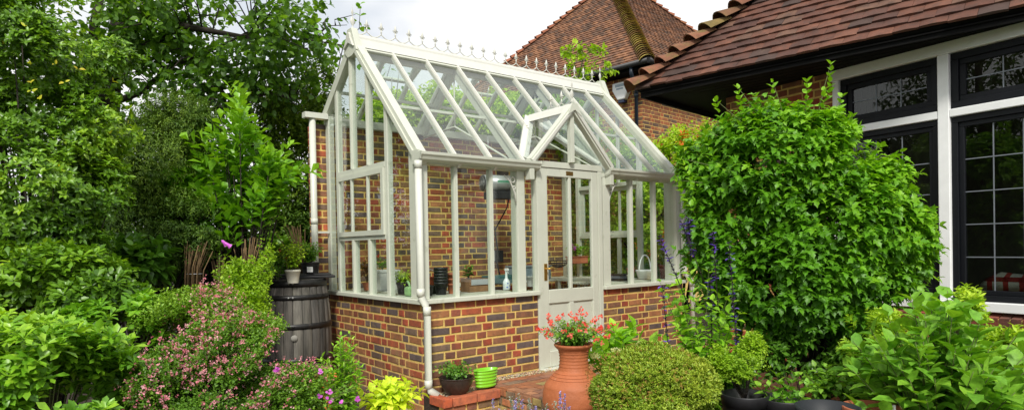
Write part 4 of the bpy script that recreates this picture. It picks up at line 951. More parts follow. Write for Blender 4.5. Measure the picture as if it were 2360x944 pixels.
# escallonia
rt, p, a = shrub('flowering_shrub', 'arching shrub covered in small pink flowers in the left foreground', 'shrub', [(430, 770, 95, 85, 4.0, .38), (540, 820, 95, 85, 3.9, .34), (480, 900, 140, 70, 3.7, .35), (400, 870, 75, 70, 3.7, .3), (680, 905, 60, 55, 3.85, .25), (470, 715, 85, 40, 4.2, .25), (600, 770, 45, 40, 4.0, .2)], 'escal', 7000, 'sprig', shell=.45, seed=71, lum=.38, gap=-.12, gs=9., s=.11, k=4, ang=.9, ln=.024, tm=T_SM, wf=1.1, up=.7, nb=40, br=.012, fr=5.)
vw = nrm(p-np.array([0, 0, CH])); kq = ((a*vw).sum(1) < .1) & (lump(p*5, 5, 1.) > -.1) & (RNG.uniform(size=len(p)) < .125); p, a = p[kq], a[kq]; p = p+a*.045-vw[kq]*.03+RNG.normal(0, .015, p.shape)
o = lobj('blossom', whorl(p, a, 5, 1.1, .013, T_PET, 1.4)+whorl(p+RNG.normal(0, .02, p.shape), a, 4, .6, .012, T_PET, 1.3)+whorl(p+RNG.normal(0, .028, p.shape), a, 4, .8, .011, T_PET, 1.3), LM['pink'], rt); o['kind'] = 'stuff'
# small magenta cranesbill in front of it
def cup_flowers(name, root, pts, r, lm, k=5):
    for i, q in enumerate(pts):
        q = np.array([q]); v = nrm(np.array([[0, 0, CH]])-q)+np.array([[0, 0, .5]])+rnd(1)*.2
        lobj(name, whorl(q, v, k, 1.15, r, T_RND, 1.25, .05), LM[lm], root)
# golden small leaved shrub right of the twig bundles
shrub('golden_shrub', 'yellow green small leaved shrub beside the barrel', 'shrub', [(580, 590, 38, 36, 5.3, .2), (575, 650, 28, 45, 5.2, .2), (535, 670, 58, 40, 5.1, .25), (545, 730, 60, 40, 5.0, .25), (570, 710, 40, 50, 5.0, .2), (560, 640, 50, 40, 5.2, .2)], 'lime', 1500, 'sprig', shell=.8, seed=81, lum=.5, s=.15, k=4, ang=.9, ln=.034, tm=T_SM, wf=1.2, up=.8, nb=20, br=.008, mat='stem', fr=5.)
# twig bundles
for px, py, h, r, n, tilt, d, lab in ((440, 668, .40, .09, 34, .2, 5.5, 'bundle of brown hazel sticks leaning in the left border, nearest the laurel'), (508, 672, .34, .07, 14, .0, 5.7, 'sparse brown stick bundle behind the foxglove'), (572, 662, .42, .08, 26, .1, 5.75, 'brown stick bundle between the foxglove and the golden shrub'), (692, 600, .38, .10, 26, -.18, 7.2, 'stick bundle behind the potted herbs on the barrel'), (185, 620, .34, .10, 20, .1, 5.0, 'short stick bundle half hidden in the dark shrubs at the left')):
    b0 = P(px, py, d); rt = plant('stick_bundle', b0, lab, 'stick bundle', 'brown stick bundles edging the border'); mb = MB()
    for i in range(n):
        x, y = random.gauss(0, r*.45), random.gauss(0, r*.3); hh = h*random.uniform(.75, 1.08); fq = random.uniform(.6, 1.3); c = tuple(v*fq for v in (.17, .11, .055))
        mb.tube([(x*.9, y, -.35), (x+tilt*hh*.4, y, hh*.5), (x*1.5+tilt*hh+random.gauss(0, .012), y*1.4, hh)], [.006, .005, .0035], 5, c)
    mb.build('sticks', mat_attr('stick_wood', .9, (.05, .04, .02), .5, 40, .3), rt)
    MB().tube([(r*.8*math.cos(t)+tilt*h*.35, r*.5*math.sin(t), h*.35) for t in [k*PI/8 for k in range(17)]], .003, 4).build('wire', M['steel'], rt)
# foxglove
def stemmy(root, base, n, H, R, nodes, ln, tm=T_OV, wf=1., ang=.9, droop=.2, t0=.2, lean=(0, 0), seed=1, stem_r=.004, mat='stem', lm=None, taper=.5, pair=True, hv=.25, name='foliage', tint0=None, outp=1.6):
    base = A3(base); tips = []; S = []; mb = MB(); o = Vector(root.location); P0 = []; D0 = []; Ln = []; T0 = []
    for i in range(n):
        ph = 2*PI*i/n*1.0+RNG.uniform(-.5, .5)+(i*2.4); r = math.sqrt(RNG.uniform(0, 1)) if n > 1 else 0
        h = H*(1-RNG.uniform(0, hv))*(1-.3*r*r); tip = base+np.array([math.cos(ph)*R*r+lean[0], math.sin(ph)*R*r+lean[1], h])
        c = base+np.array([math.cos(ph)*R*r*.25+lean[0]*.3, math.sin(ph)*R*r*.25+lean[1]*.3, h*.6])
        f = lambda t: (1-t)**2*base+2*t*(1-t)*c+t*t*tip
        pts = [f(t) for t in np.linspace(0, 1, 6)]; mb.tube([Vector(q)-o for q in pts], [stem_r*(1-.7*k/5) for k in range(6)], 5)
        tips.append((tip, nrm(tip-pts[-2]))); tt = RNG.uniform(0, 1)
        for k in range(nodes):
            t = t0+(1-t0)*(k+.5)/nodes; q = f(t); d = nrm(f(min(1, t+.05))-f(t-.05)); phs = 2.4*k+tt*6
            for sg in ((0, PI) if pair else (0,)):
                e1 = np.cross(d, [.3, .2, 1]) if abs(d[2]) < .9 else np.cross(d, [1, .1, 0]); e1 = e1/np.linalg.norm(e1); e2 = np.cross(d, e1)
                Rr = e1*math.cos(phs*.65+sg)+e2*math.sin(phs*.65+sg); aa = ang*(1.25-.6*t)+RNG.normal(0, .12)
                dd = d*math.cos(aa)+Rr*math.sin(aa); dd[2] -= droop*(1-.5*t); P0.append(q+Rr*stem_r); D0.append(dd); Ln.append(ln*(1-taper*t)*RNG.uniform(.8, 1.2)); T0.append(np.clip(.3+.45*t+RNG.normal(0, .16)+(tint0 or 0), 0, 1))
    P0, D0, Ln, T0 = map(np.array, (P0, D0, Ln, T0)); nn = np.array([0, 0, 1.])+rnd(len(P0))*.3
    lobj(name, [(tm, P0, D0, nn, Ln, wf, T0)], LM[lm], root); mb.build('stems', M[mat], root); return tips
rt = plant('foxglove', P(505, 700, 4.9), 'foxglove spike with one magenta bell left at its tip', 'foxglove'); b_ = P(505, 700, 4.9)
stemmy(rt, b_, 1, .44, 0, 16, .05, T_LONG, 1.2, 1.1, .1, lm='mid', t0=.1, lean=(.01, 0), taper=.6)
tp = P(512, 556, 4.9)-rt.location
for k, (dx, dz, tl) in enumerate(((.0, .0, 0), (.022, -.02, .25))):
    mb = MB().lathe([(.003, 0), (.010, -.008), (.013, -.03), (.017, -.045), (.021, -.052)], 12, (0, 0, 0)); o = mb.build('bell', mat_plain('bell_magenta', (.55, .10, .55), .5), rt); o.location = tp+Vector((dx, -.01, dz+.01)); o.rotation_euler = (.5, -.6-tl, 0)
# ---- barrel
bc = P(680, 700, 6.75); bc.z = 0; zt_ = (P(687, 652, 6.4)).z; Rb = 80*6.75/F
BR = empty('barrel', bc, 0, 'weathered grey oak barrel with black iron hoops at the left corner of the greenhouse', 'barrel')
zt_ = .955; Z_b = LOW+.02-0
def rb(z): t = (z-(zt_+Z_b)/2)/((zt_-Z_b)/2); return Rb*(1-.155*t*t)
mb = MB(); ns = 24; nz = 18
for k in range(ns):
    fq = random.uniform(.6, 1.3); c = tuple(v*fq for v in random.choice([(.15, .14, .13), (.11, .105, .10), (.20, .19, .17)]))
    vs = []
    for j in range(nz+1):
        z = Z_b+(zt_-Z_b)*j/nz
        for t, rr in ((k/ns*2*PI+.006, -.004), ((k+.12)/ns*2*PI, 0), ((k+.5)/ns*2*PI, .003), ((k+.88)/ns*2*PI, 0), ((k+1)/ns*2*PI-.006, -.004)):
            r = rb(z)+rr; vs.append((r*math.cos(t), r*math.sin(t), z))
    mb.add(vs, [(5*j+i, 5*j+i+1, 5*j+6+i, 5*j+5+i) for j in range(nz) for i in range(4)], c, True)
mb.disc(rb(zt_)-.004, zt_-.03, 32, col=(.12, .11, .1)).lathe([(rb(zt_)-.002, zt_), (rb(zt_)-.025, zt_), (rb(zt_)-.025, zt_-.03)], 48, col=(.10, .09, .08))
def mat_barrel():
    m = mat_attr('barrel_oak', .85, (.02, .02, .02), .75, 9, .6, dist=.004); nt = m.node_tree
    for n in nt.nodes:
        if n.type == 'TEX_NOISE':
            mp = N(nt, 'ShaderNodeMapping'); mp.inputs['Scale'].default_value = (3, 3, .35); tc = [x for x in nt.nodes if x.type == 'TEX_COORD'][0]; nt.links.new(tc.outputs['Object'], mp.inputs[0]); nt.links.new(mp.outputs[0], n.inputs['Vector'])
    return m
mb.build('staves', mat_barrel(), BR)
HM = mat_plain('black_hoop', (.020, .019, .019), .42, .35, var=.4, scale=12, stain=((.07, .045, .03), 9, .62))
for z0, z1 in ((zt_-.075, zt_-.004), (zt_-.205, zt_-.155), (zt_-.50, zt_-.445), (.10, .16), (Z_b+.0, Z_b+.08)):
    mb = MB().lathe([(rb(z0)+.0015, z0), (rb(z0)+.0065, z0), (rb((z0+z1)/2)+.0075, (z0+z1)/2), (rb(z1)+.0065, z1), (rb(z1)+.0015, z1)], 48)
    for t in (-1.45, -1.3): mb.lathe([(.011, 0), (.009, .004), (0, .006)], 10, (0, 0, 0)) if False else None
    h_ = mb.build('hoop', HM, BR)
    for t in (-1.42, -1.30): 
        r = rb((z0+z1)/2)+.007; rv = MB().lathe([(.010, 0), (.008, .005), (.0, .007)], 10).build('rivet', M['steel'] if z0 > .7 else HM, h_); rv.location = (r*math.cos(t), r*math.sin(t), (z0+z1)/2); rv.rotation_euler = (0, PI/2, t)
t = -1.28; r = rb(.36); bg = MB().lathe([(.034, 0), (.031, .012), (.0, .014)], 16).build('bung', mat_plain('bung', (.28, .27, .24), .8), BR); bg.location = (r*math.cos(t), r*math.sin(t), .37); bg.rotation_euler = (0, PI/2, t)
LD = empty('tray', bc+Vector((.05, 0, zt_)), .35, 'thin black board laid on the barrel under the potted herbs', 'board')
bevel(MB().box(-.30, .36, -.13, .22, .004, .03).build('board', M['blackp'], LD), .006)
bevel(MB().box(-.28, .32, -.11, .20, .031, .05).build('rim', M['blackp'], LD), .006)
# ---- pots
def pot(name, loc, r, h, mat, label, cat='pot', group=None, rim=.12, taper=.72, soil=True, rimh=.14, ribs=0):
    e = empty(name, loc, 0, label, cat, group); rb_ = r*taper
    pr = [(0, .0), (rb_, 0), (rb_*1.0, .003)]
    if ribs:
        for k in range(ribs*4+1):
            t = k/(ribs*4); pr.append((rb_+(r-rb_)*t+.004*math.sin(t*ribs*2*PI), .004+(h-.01)*t))
        pr += [(r, h)]
    else: pr += [(rb_+(r-rb_)*(1-rimh)*.97, h*(1-rimh)), (r*(1+rim*.0)+.0, h*(1-rimh)+.001), (r*(1+rim*.35), h*(1-rimh)+.004), (r*(1+rim*.4), h*.99), (r*(1+rim*.36), h)]
    ro = pr[-1][0]; th = max(.004, r*.05); pr += [(ro-th, h), (ro-th*1.4, h*.8), (rb_-th, .01)]
    MB().lathe(pr, 32).build('body', mat, e)
    if soil: MB().lathe([(ro-th*1.3, h*.84), (r*.5, h*.88), (0, h*.87)], 24).build('soil', M['soil'], e)
    return e
cream = mat_plain('cream_glaze', (.80, .77, .66), .25, var=.03, coat=.3)
BT = bc.z+zt_+.05
wp = P(675, 640, 6.45); wp.z = BT-.045
wp = P(675, 640, 6.42); wp.z = zt_-.03
pw_ = pot('plant_pot', wp, .078, .135, cream, 'cream glazed pot of light green basil on the barrel', 'pot', 'potted herbs on the barrel', rim=0, taper=.68)
def herb(base, n, H, R, ln, lm, label, cat='herb', tm=T_WIDE, nodes=7, group=None, name='basil', **k):
    rt = plant(name, base, label, cat, group); tips = stemmy(rt, base, n, H, R, nodes, ln, tm, lm=lm, **k); return rt, tips
herb(wp+Vector((0, 0, .12)), 36, .32, .18, .055, 'lime', 'leafy light green basil growing in the cream pot on the barrel', t0=.15, ang=1.1)
bp_ = P(716, 634, 6.75); bp_.z = BT; pb_ = pot('plant_pot', bp_, .095, .12, M['blackp'], 'black plastic pot with a white sticker on the barrel by the wall', 'pot', 'potted herbs on the barrel', taper=.8)
MB().box(-.005, .055, -.1, -.0985, .02, .075).build('sticker', M['white'], pb_)
herb(bp_+Vector((0, 0, .10)), 22, .26, .17, .055, 'mid', 'darker green basil growing in the black pot by the brick wall', t0=.2, ang=1.1)
rt, tips = herb(P(640, 655, 6.5), 7, .40, .10, .04, 'mid', 'small red flowered salvia left of the cream pot', 'flower', T_OV, name='red_salvia')
pr_ = np.array([t for t, _ in tips]); lobj('petals', whorl(pr_, np.array([d for _, d in tips]), 6, .9, .026, T_PET, 1.3), LM['red'], rt)
# ---- left foreground perennial, orange pot, coleus, bowls
op = P(748, 905, 4.7); op.z = LOW; pot('plant_pot', op, .13, .56, mat_plain('orange_clay', (.62, .16, .04), .6), 'orange clay pot half hidden behind the tall green perennial', rim=.15)
pe = P(790, 930, 4.6); pe.z = LOW
herb(pe, 40, .96, .17, .085, 'basil', 'tall bright green perennial with narrow leaves against the brick plinth', 'perennial', T_OV, 32, name='perennial', t0=.05, ang=1.0, pair=False, wf=.85, tint0=-.1)
fl = plant('cranesbill', P(760, 944, 3.9), 'low cranesbill with small magenta flowers at the bottom edge', 'flower')
stemmy(fl, P(720, 965, 3.9), 26, .24, .36, 6, .04, T_WIDE, 1.2, lm='mid')
cup_flowers('flower', fl, [A3(P(x, y, 3.75)) for x, y in ((735, 912), (762, 921), (786, 925), (823, 919), (760, 903), (640, 850), (711, 944), (650, 940), (737, 858))], .017, 'mag')
cw = P(900, 935, 4.9); cw.z = LOW; pot('plant_pot', cw, .12, .2, M['terra'], 'terracotta pot under the lime yellow coleus')
rt, tips = herb(cw+Vector((0, 0, .15)), 34, .36, .26, .115, 'acid', 'lime yellow broad leaved coleus at the corner of the plinth', 'coleus', T_WIDE, 4, name='coleus', t0=.4, ang=1.1, taper=.35, wf=1.0)
p0 = A3(cw)+np.array([0, 0, .12])+RNG.normal(0, .07, (14, 3))*[1, 1, .3]; lobj('rusty_leaves', whorl(p0, rnd(14)+np.array([0, -.8, .2]), 3, .9, .08, T_WIDE), LM['orange'], rt)
bw = G(a_at(1052, -.22, 890), -.22, -.035); bowl = empty('bowl_planter', bw, 0, 'round dark brown wicker bowl planter on the raised bed edge', 'planter')
pr = [(0, 0), (.075, 0)]
for k in range(13): t = k/12; pr.append((.075+.075*math.sin(t*1.5)+.003*math.sin(k*PI), .005+.15*t))
pr += [(.158, .16), (.150, .165), (.142, .15), (.06, .02)]
MB().lathe(pr, 28).build('body', mat_plain('dark_wicker', (.035, .022, .018), .35, var=.4, scale=40, bump=.6), bowl)
herb(bw+Vector((0, 0, .13)), 42, .17, .22, .045, 'mid', 'trailing dark green plant filling the brown bowl planter', 'plant', T_RND, 5, name='trailing_plant', t0=.2, ang=1.3, droop=.5, tint0=-.35)
gp_ = G(a_at(1120, -.24, 890), -.24, .002); gpn = empty('oval_planter', gp_, YAW, 'bright lime green ribbed oval metal planter on the terrace', 'planter'); gpn.scale = (.86,)*3
pr = [(0, 0), (.095, 0)]
for k in range(25): t = k/24; pr.append((.095+.02*t+.0045*math.sin(t*5*2*PI), .004+.165*t))
pr += [(.120, .172), (.118, .178), (.112, .172), (.09, .02)]
MB().lathe(pr, 36, sx=1.25, sy=.72).build('body', mat_plain('lime_enamel', (.24, .62, .03), .3, var=.05, coat=.3), gpn)
# ---- terracotta urn with coral flowers
ub = P(1322, 800, 4.45); ub.z = .0
UR = empty('urn', ub, 0, 'large terracotta urn with flared neck and ribbed belly in front of the door', 'urn')
k_ = 4.45/F; zz_ = lambda y: P(1322, y, 4.45).z
pr = [(0, 0), (.13, 0), (.15, .02), (.20, .10), (.225, zz_(925)), (.222, zz_(905)), (.205, zz_(882)), (.155, zz_(864)), (.117, zz_(852))]
z0, z1 = zz_(849), zz_(805)
for j in range(19): t = j/18; pr.append((.108-.012*math.sin(t*2.6)+.003*math.sin(j*2.1)+.006*t, z0+(z1-z0)*t))
pr += [(.112, z1+.006), (.126, zz_(799)), (.136, zz_(795)), (.138, zz_(792)), (.131, zz_(790)), (.12, zz_(797)), (.10, zz_(812)), (.09, .40)]
pr2 = []
for i in range(len(pr)-1):
    r0, a0 = pr[i]; r1, a1 = pr[i+1]; n_ = 4 if 3 <= i <= 7 else 1
    for j in range(n_): t = j/n_; pr2.append((r0+(r1-r0)*t+(.0015*math.sin(j*3+i) if n_ > 1 else 0), a0+(a1-a0)*t))
pr2.append(pr[-1]); MB().lathe(pr2, 56).build('body', M['urn'], UR)
MB().lathe([(.108, zz_(803)), (0, zz_(800))], 24).build('soil', M['soil'], UR)
for y in (856, 862, 868): 
    r = .130 if y == 856 else (.150 if y == 862 else .167); MB().tube([(r*math.cos(t), r*math.sin(t), zz_(y)) for t in [q*PI/24 for q in range(49)]], .0035, 6, cap=False).build('rib', M['urn'], UR)
rt = plant('diascia', ub+Vector((0, 0, z1-.02)), 'mound of coral red flowers with small leaves spilling from the urn', 'flowers')
gb = ub+Vector((0, 0, z1-.01)); t1 = stemmy(rt, gb, 90, .24, .26, 8, .03, T_RND, 1.0, lm='mid', t0=.25, ang=1.2, stem_r=.002)
t2 = stemmy(rt, gb, 46, .27, .27, 3, .02, T_RND, .8, lm='mid', t0=.3, stem_r=.0018, hv=.5, name='upper_foliage')
fp = np.array([t for t, _ in t2]+[A3(P(x, y, 4.4)) for x, y in ((1262, 728), (1258, 768), (1268, 745), (1296, 727), (1315, 722), (1338, 716), (1352, 724), (1385, 728), (1383, 755), (1396, 776), (1404, 773), (1385, 793), (1415, 748), (1340, 803), (1350, 800))])
for i in range(len(fp)):
    q = fp[i:i+1]; lobj('flower', whorl(q+RNG.normal(0, .006, (2, 3)), nrm(np.array([[0, -.8, .5]]*2)+rnd(2)*.6), 5, 1.1, .0155, T_PET, 1.5), LM['coral'], rt)
mb = MB()
for x, y in ((1262, 728), (1258, 768), (1415, 748), (1296, 727), (1340, 716)):
    q = P(x, y, 4.4)-rt.location; mb.tube([Vector((0, 0, .04)), Vector((q.x*.6, q.y*.6, q.z*.45)), q], .0018, 4)
mb.build('long_stems', M['stem'], rt)
# ---- hydrangea behind urn, hebe, lavender
hy = P(1430, 900, 4.75); hy.z = 0
rt, tips = herb(hy, 36, .72, .34, .12, 'basil', 'bright green broad leaved hydrangea between the urn and the clipped hebe', 'shrub', T_WIDE, 6, name='hydrangea', t0=.25, ang=.9, taper=.2)
for x, y in ((1372, 820), (1420, 807), (1478, 793), (1490, 800)):
    q = A3(P(x, y, 4.5)); p_ = q+rnd(40)*[.03, .03, .018]; lobj('flower_head', whorl(p_, rnd(40)+np.array([0, -.3, .8]), 4, 1.1, .010, T_PET, 1.3), LM['cream'], rt)
rt, p, a = shrub('hebe', 'rounded clipped hebe with tiny olive green leaves in the foreground', 'shrub', [(1508, 905, 112, 92, 3.9, .34), (1435, 910, 66, 68, 3.8, .26), (1585, 885, 62, 65, 3.8, .26), (1500, 855, 100, 55, 3.85, .28), (1505, 960, 135, 65, 3.75, .33)], 'hebe', 11000, 'whorl', shell=.3, seed=91, up=.5, lum=.2, k=7, th=.65, ln=.021, tm=T_SM, wf=.75, nb=50, br=.01, fr=7., tintsc=5., gap=-1, base=tuple(P(1505, 895, 3.9).xy)+(0,))
p, a = crown(blobs_px([(1505, 880, 128, 92, 3.88, .35), (1430, 890, 80, 75, 3.8, .27)]), 700, .12, 91, .1, .05, .4); lobj('bronze_tips', whorl(p, a, 4, .6, .011, T_SM), LM['orange'] if False else LM['dry'], rt)
lv = P(1200, 960, 3.9); lv.z = LOW
for i in range(9):
    x = 1125+i*21+random.uniform(-8, 8); b_ = P(x, 985+random.uniform(-8, 12), 3.75+random.uniform(-.15, .15)); b_.z = LOW+.05
    h_ = P(x, random.uniform(893, 930), b_.y).z-b_.z
    rt = plant('lavender', b_, 'grey green lavender plant with pale violet spikes along the bottom edge', 'lavender', 'lavender plants in front of the terrace step')
    tips = stemmy(rt, b_, 7, h_, .07, 8, .05, T_NDL, 1.2, .6, 0, lm='lavs', stem_r=.002, hv=.22)
    for j, (t, d) in enumerate(tips):
        pts = np.array([t-d*.012*k for k in range(5)]); lobj('flower_spike', whorl(pts, np.array([d]*5), 6, .8, .011, T_PET, 1.4), LM['lav' if (i+j) % 3 else 'lavs'], rt)
# ---- right side planting
VB = [(1800, 400, 190, 150, 4.75, .36), (1940, 560, 175, 180, 4.6, .34), (1690, 540, 105, 200, 4.85, .30), (1850, 650, 180, 115, 4.65, .36), (1700, 330, 60, 50, 4.85, .2), (1800, 290, 55, 40, 4.8, .18), (1890, 310, 55, 45, 4.75, .2), (2030, 420, 45, 45, 4.6, .16), (1620, 390, 50, 70, 4.9, .16), (2080, 560, 60, 110, 4.5, .16)]
# long upright shoots at its outline
SH = [(1650, 235, 30), (1700, 205, 35), (1742, 225, 30), (1780, 190, 35), (1860, 190, 40), (1915, 150, 60), (1900, 210, 40), (1940, 225, 40), (1965, 270, 30), (1620, 300, 30), (2120, 400, 45), (2150, 480, 40), (2175, 570, 30), (2165, 520, 30), (2075, 350, 40), (2030, 340, 40), (1560, 420, 30), (1570, 370, 30), (2160, 640, 25)]
pts = []; ax = []
for x, y, l in SH:
    q = A3(P(x, y, 4.6)); c = A3(P(1850, 480, 4.75)); d = nrm(q-c)*.55+np.array([0, 0, .8]) if x < 2000 else nrm(q-c)+np.array([0, 0, .25]); d = nrm(d); pts.append(q-d*.26); ax.append(d)
SHX = sprig(np.array(pts), np.array(ax), .28, 7, .75, .062, T_OV, 1.3, 0, np.full(len(pts), .9), bend=0)
SHP = [q+d*.28 for q, d in zip(pts, ax)]
rt, p, a = shrub('viburnum', 'huge bright green shrub with maple shaped leaves covering the house wall', 'shrub', VB, 'vib', 3700, 'sprig', shell=.45, seed=101, lum=.26, s=.17, k=4, ang=1.0, ln=.069, tm=T_LOB, wf=.95, droop=.4, up=.8, nb=40, br=.02, fr=7., extra=SHX, back=.2, height_tint=.9, base=tuple(P(1880, 800, 4.75).xy)+(0,), lv=.35, gap=-.42, gs=11.)  # shading painted into the leaf tint by height: darker low, lighter on top
branches(rt, P(1850, 480, 4.75), SHP, .008, M['stem'], 'shoot_stems', 5)
# salvia with purple spikes
sb = P(1618, 860, 4.35); sb.z = 0
rt, tips = herb(sb, 34, 1.32, .34, .10, 'basil', 'tall salvia with near black stems and purple flower spikes by the greenhouse corner', 'salvia', T_WIDE, 12, name='salvia', t0=.2, ang=1.05, hv=.5, taper=.45, tint0=-.1, droop=.35)
mb = MB()
for x0, y0, x1, y1, in ((1600, 590, 1570, 510), (1560, 640, 1520, 545), (1690, 690, 1680, 560), (1650, 640, 1643, 540), (1540, 800, 1527, 660), (1590, 560, 1587, 505), (1640, 760, 1637, 640), (1700, 800, 1688, 690)):
    a0, a1 = A3(P(x0, y0, 4.2)), A3(P(x1, y1, 4.15)); mb.tube([sb+Vector((0, 0, .3))-rt.location if False else Vector(a0+(a0-a1)*.8)-rt.location, Vector(a0)-rt.location, Vector(a1)-rt.location], [.004, .003, .002], 5)
    n = 12; L_ = np.array([a0+(a1-a0)*t for t in np.linspace(0, 1, n)]); D = np.repeat(nrm(a1-a0)[None], n, 0)
    lobj('flower_spike', whorl(L_, D, 5, .9, .024, T_OV, .9), LM['calyx'], rt)
    kk_ = RNG.choice(n, 5, replace=False); s_ = L_[kk_]; lobj('petals', whorl(s_, D[kk_], 3, 1.25, .034, T_OV, .9), LM['purple'], rt)
mb.build('dark_stems', M['bark'], rt)
# background shrubs right of and behind the greenhouse
shrub('golden_hedge', 'yellow green hedge behind the right end of the greenhouse', 'hedge', [(1560, 420, 110, 110, 9.9, .5), (1480, 520, 120, 160, 9.8, .5), (1420, 480, 110, 170, 10.2, .5), (1640, 420, 90, 130, 9.6, .5), (1350, 520, 90, 170, 10.4, .5)], 'lime', 5200, 'sprig', shell=.5, seed=111, s=.24, k=4, ang=.95, ln=.085, tm=T_OV, nb=20, br=.03, height_tint=.5, lum=.25, fr=5.)
rt = bpy.data.objects['golden_hedge']; p, a = crown(blobs_px([(1590, 340, 60, 30, 9.7, .4), (1530, 590, 60, 60, 9.3, .3)]), 40, .6, 3); lobj('red_leaves', sprig(p, a, .15, 3, .9, .07, T_OV, 1), LM['orange'], rt)
shrub('garden_shrub', 'bright leafy shrub seen through the glass roof above the brick wall', 'shrub', [(1000, 270, 110, 60, 9.3, .5), (1150, 285, 120, 60, 9.4, .5), (1270, 290, 100, 60, 9.6, .5), (900, 280, 100, 60, 9.2, .5)], 'lime', 3000, 'sprig', shell=.6, seed=112, s=.26, k=4, ang=.9, ln=.09, tm=T_OV, nb=20, br=.03, lum=.3, fr=5.)
# climber above the ridge
cb = P(1345, 420, 9.35); cb.z = 0; rt = plant('climber', cb, 'yellow green climber waving above the right end of the greenhouse ridge', 'climber')
cl = [[(1345, 420), (1335, 260), (1330, 170), (1318, 125), (1300, 118)], [(1330, 190), (1345, 130), (1372, 108), (1390, 115)], [(1340, 200), (1350, 140), (1340, 112), (1318, 108)], [(1360, 240), (1385, 190), (1398, 150), (1410, 165)], [(1350, 220), (1365, 165), (1378, 130)], [(1345, 300), (1325, 200), (1310, 160), (1312, 135)]]
mb = MB(); pts = []; ax = []
for pl_ in cl:
    w = [P(x, y, 9.3) for x, y in pl_]; mb.tube([q-cb for q in w], [.012-.009*i/(len(w)-1) for i in range(len(w))], 5)
    for i in range(1, len(w)):
        for t in np.linspace(0, 1, 5): pts.append(A3(w[i-1].lerp(w[i], float(t)))+RNG.normal(0, .025, 3)); ax.append(A3((w[i]-w[i-1]).normalized()))
mb.build('stems', M['stem'], rt); pts = np.array(pts); ax = nrm(np.array(ax)+rnd(len(pts))*.7)
lobj('foliage', sprig(pts, ax, .08, 2, .9, .085, T_WIDE, 1.0, .2), LM['lime'], rt)
# trees behind left of ridge (sprays against the sky)
rt = plant('tree_spray', P(780, 300, 8.9), 'slender leafy branch rising behind the left end of the greenhouse ridge', 'branch'); mb = MB(); o = rt.location; pts = []; ax = []
for pl_ in ([(760, 300), (775, 180), (790, 110), (828, 65), (830, 20)], [(700, 90), (760, 100), (812, 108), (848, 125), (885, 130)], [(720, 60), (760, 90), (800, 120), (820, 140)], [(880, 300), (885, 200), (900, 150)], [(900, 280), (930, 210), (945, 175)], [(870, 280), (865, 200), (880, 160)]):
    d_ = 7.6 if pl_[0][0] < 800 else 9.0
    w = [P(x, y, d_) for x, y in pl_]; mb.tube([q-o for q in w], [.010-.007*i/(len(w)-1) for i in range(len(w))], 5)
    for i in range(1, len(w)):
        for t in np.linspace(0, 1, 4): pts.append(A3(w[i-1].lerp(w[i], float(t)))+RNG.normal(0, .02, 3)); ax.append(A3((w[i]-w[i-1]).normalized()))
mb.build('stems', M['bark'], rt); pts = np.array(pts); ax = nrm(np.array(ax)+rnd(len(pts))*.8); lobj('foliage', sprig(pts, ax, .08, 1, .9, .085, T_RND, .9, .2), LM['mid'], rt)
# ---- pots at the lower right
def g0(px, d, z=0): q = P(px, 900, d); q.z = z; return q
b1 = P(1717, 905, 3.85); hB = b1.z-LOW; b1.z = LOW
pot('plant_pot', b1, .128, hB, M['blackp'], 'black plastic pot holding the yellow tipped box plant', 'pot', rim=.25, taper=.78, rimh=.12)
shrub('box_plant', 'small leaved box plant with yellow tips in the tall black pot', 'plant', [(1715, 860, 45, 40, 3.85, .12), (1665, 835, 25, 35, 3.95, .08), (1735, 800, 26, 30, 4.0, .08), (1755, 875, 25, 22, 3.85, .08)], 'lime', 1000, 'sprig', shell=.7, seed=121, lum=.35, s=.05, k=4, ang=.9, ln=.018, tm=T_SM, wf=1.5, up=.5, nb=40, br=.004, base=b1+Vector((0, 0, hB*.9)), fr=9., tintsc=9.)
b2 = P(1810, 925, 3.8); b2.z = LOW
pot('plant_pot', b2, .13, P(1810, 915, 3.8).z-LOW, M['blackp'], 'shorter black plastic pot behind the empty bowl, holding tall leafy stems', 'pot', rim=.2, taper=.8)
herb(b2+Vector((0, 0, .3)), 9, .46, .17, .095, 'peony', 'leafy stems with broad greyish green leaves in the middle black pot', 'plant', T_WIDE, 6, name='potted_plant', t0=.25, ang=.9)
herb(b2+Vector((-.02, -.03, .28)), 24, .18, .16, .03, 'mid', 'low small leaved seedlings around the foot of the tall stems', 'seedlings', T_SM, 8, name='seedlings', wf=1.3)
b3 = P(1907, 935, 3.3); rB = 70*3.3/F; hb = b3.z-LOW; b3.z = LOW
e = empty('bowl', b3, 0, 'wide black plastic tub, nearly empty, at the bottom edge', 'tub')
MB().lathe([(0, 0), (rB*.75, 0), (rB*.93, hb*.85), (rB*.95, hb*.88), (rB*1.0, hb*.97), (rB*1.0, hb), (rB*.93, hb), (rB*.88, hb*.8), (rB*.85, hb*.72), (0, hb*.70)], 40).build('body', mat_plain('grey_black_plastic', (.022, .025, .03), .55, spec=.3, var=.15), e)
herb(b3+Vector((.04, 0, hb*.7)), 3, .14, .05, .06, 'basil', 'young seedling with round leaves growing in the wide black tub', 'seedling', T_RND, 2, name='seedling', t0=.6, hv=.2)
b4 = P(1905, 925, 3.9); z4 = P(1905, 918, 3.9).z; b4.z = LOW; pot('plant_pot', b4, .16, z4-LOW, M['terra'], 'wide terracotta pot behind the black tub', 'pot', rim=.2, taper=.75)
herb(b4+Vector((0, 0, z4-LOW-.03)), 22, .24, .24, .075, 'mid', 'spreading green plant with toothed leaves in the terracotta pot', 'plant', T_WIDE, 5, name='potted_plant', t0=.3, ang=1.1)
b5 = P(2010, 955, 3.35); z5 = P(2010, 935, 3.35).z; b5.z = LOW; p5 = pot('plant_pot', b5, .135, z5-LOW, M['terra'], 'terracotta pot with a white tag right of the black tub', 'pot', rim=.2, taper=.75)
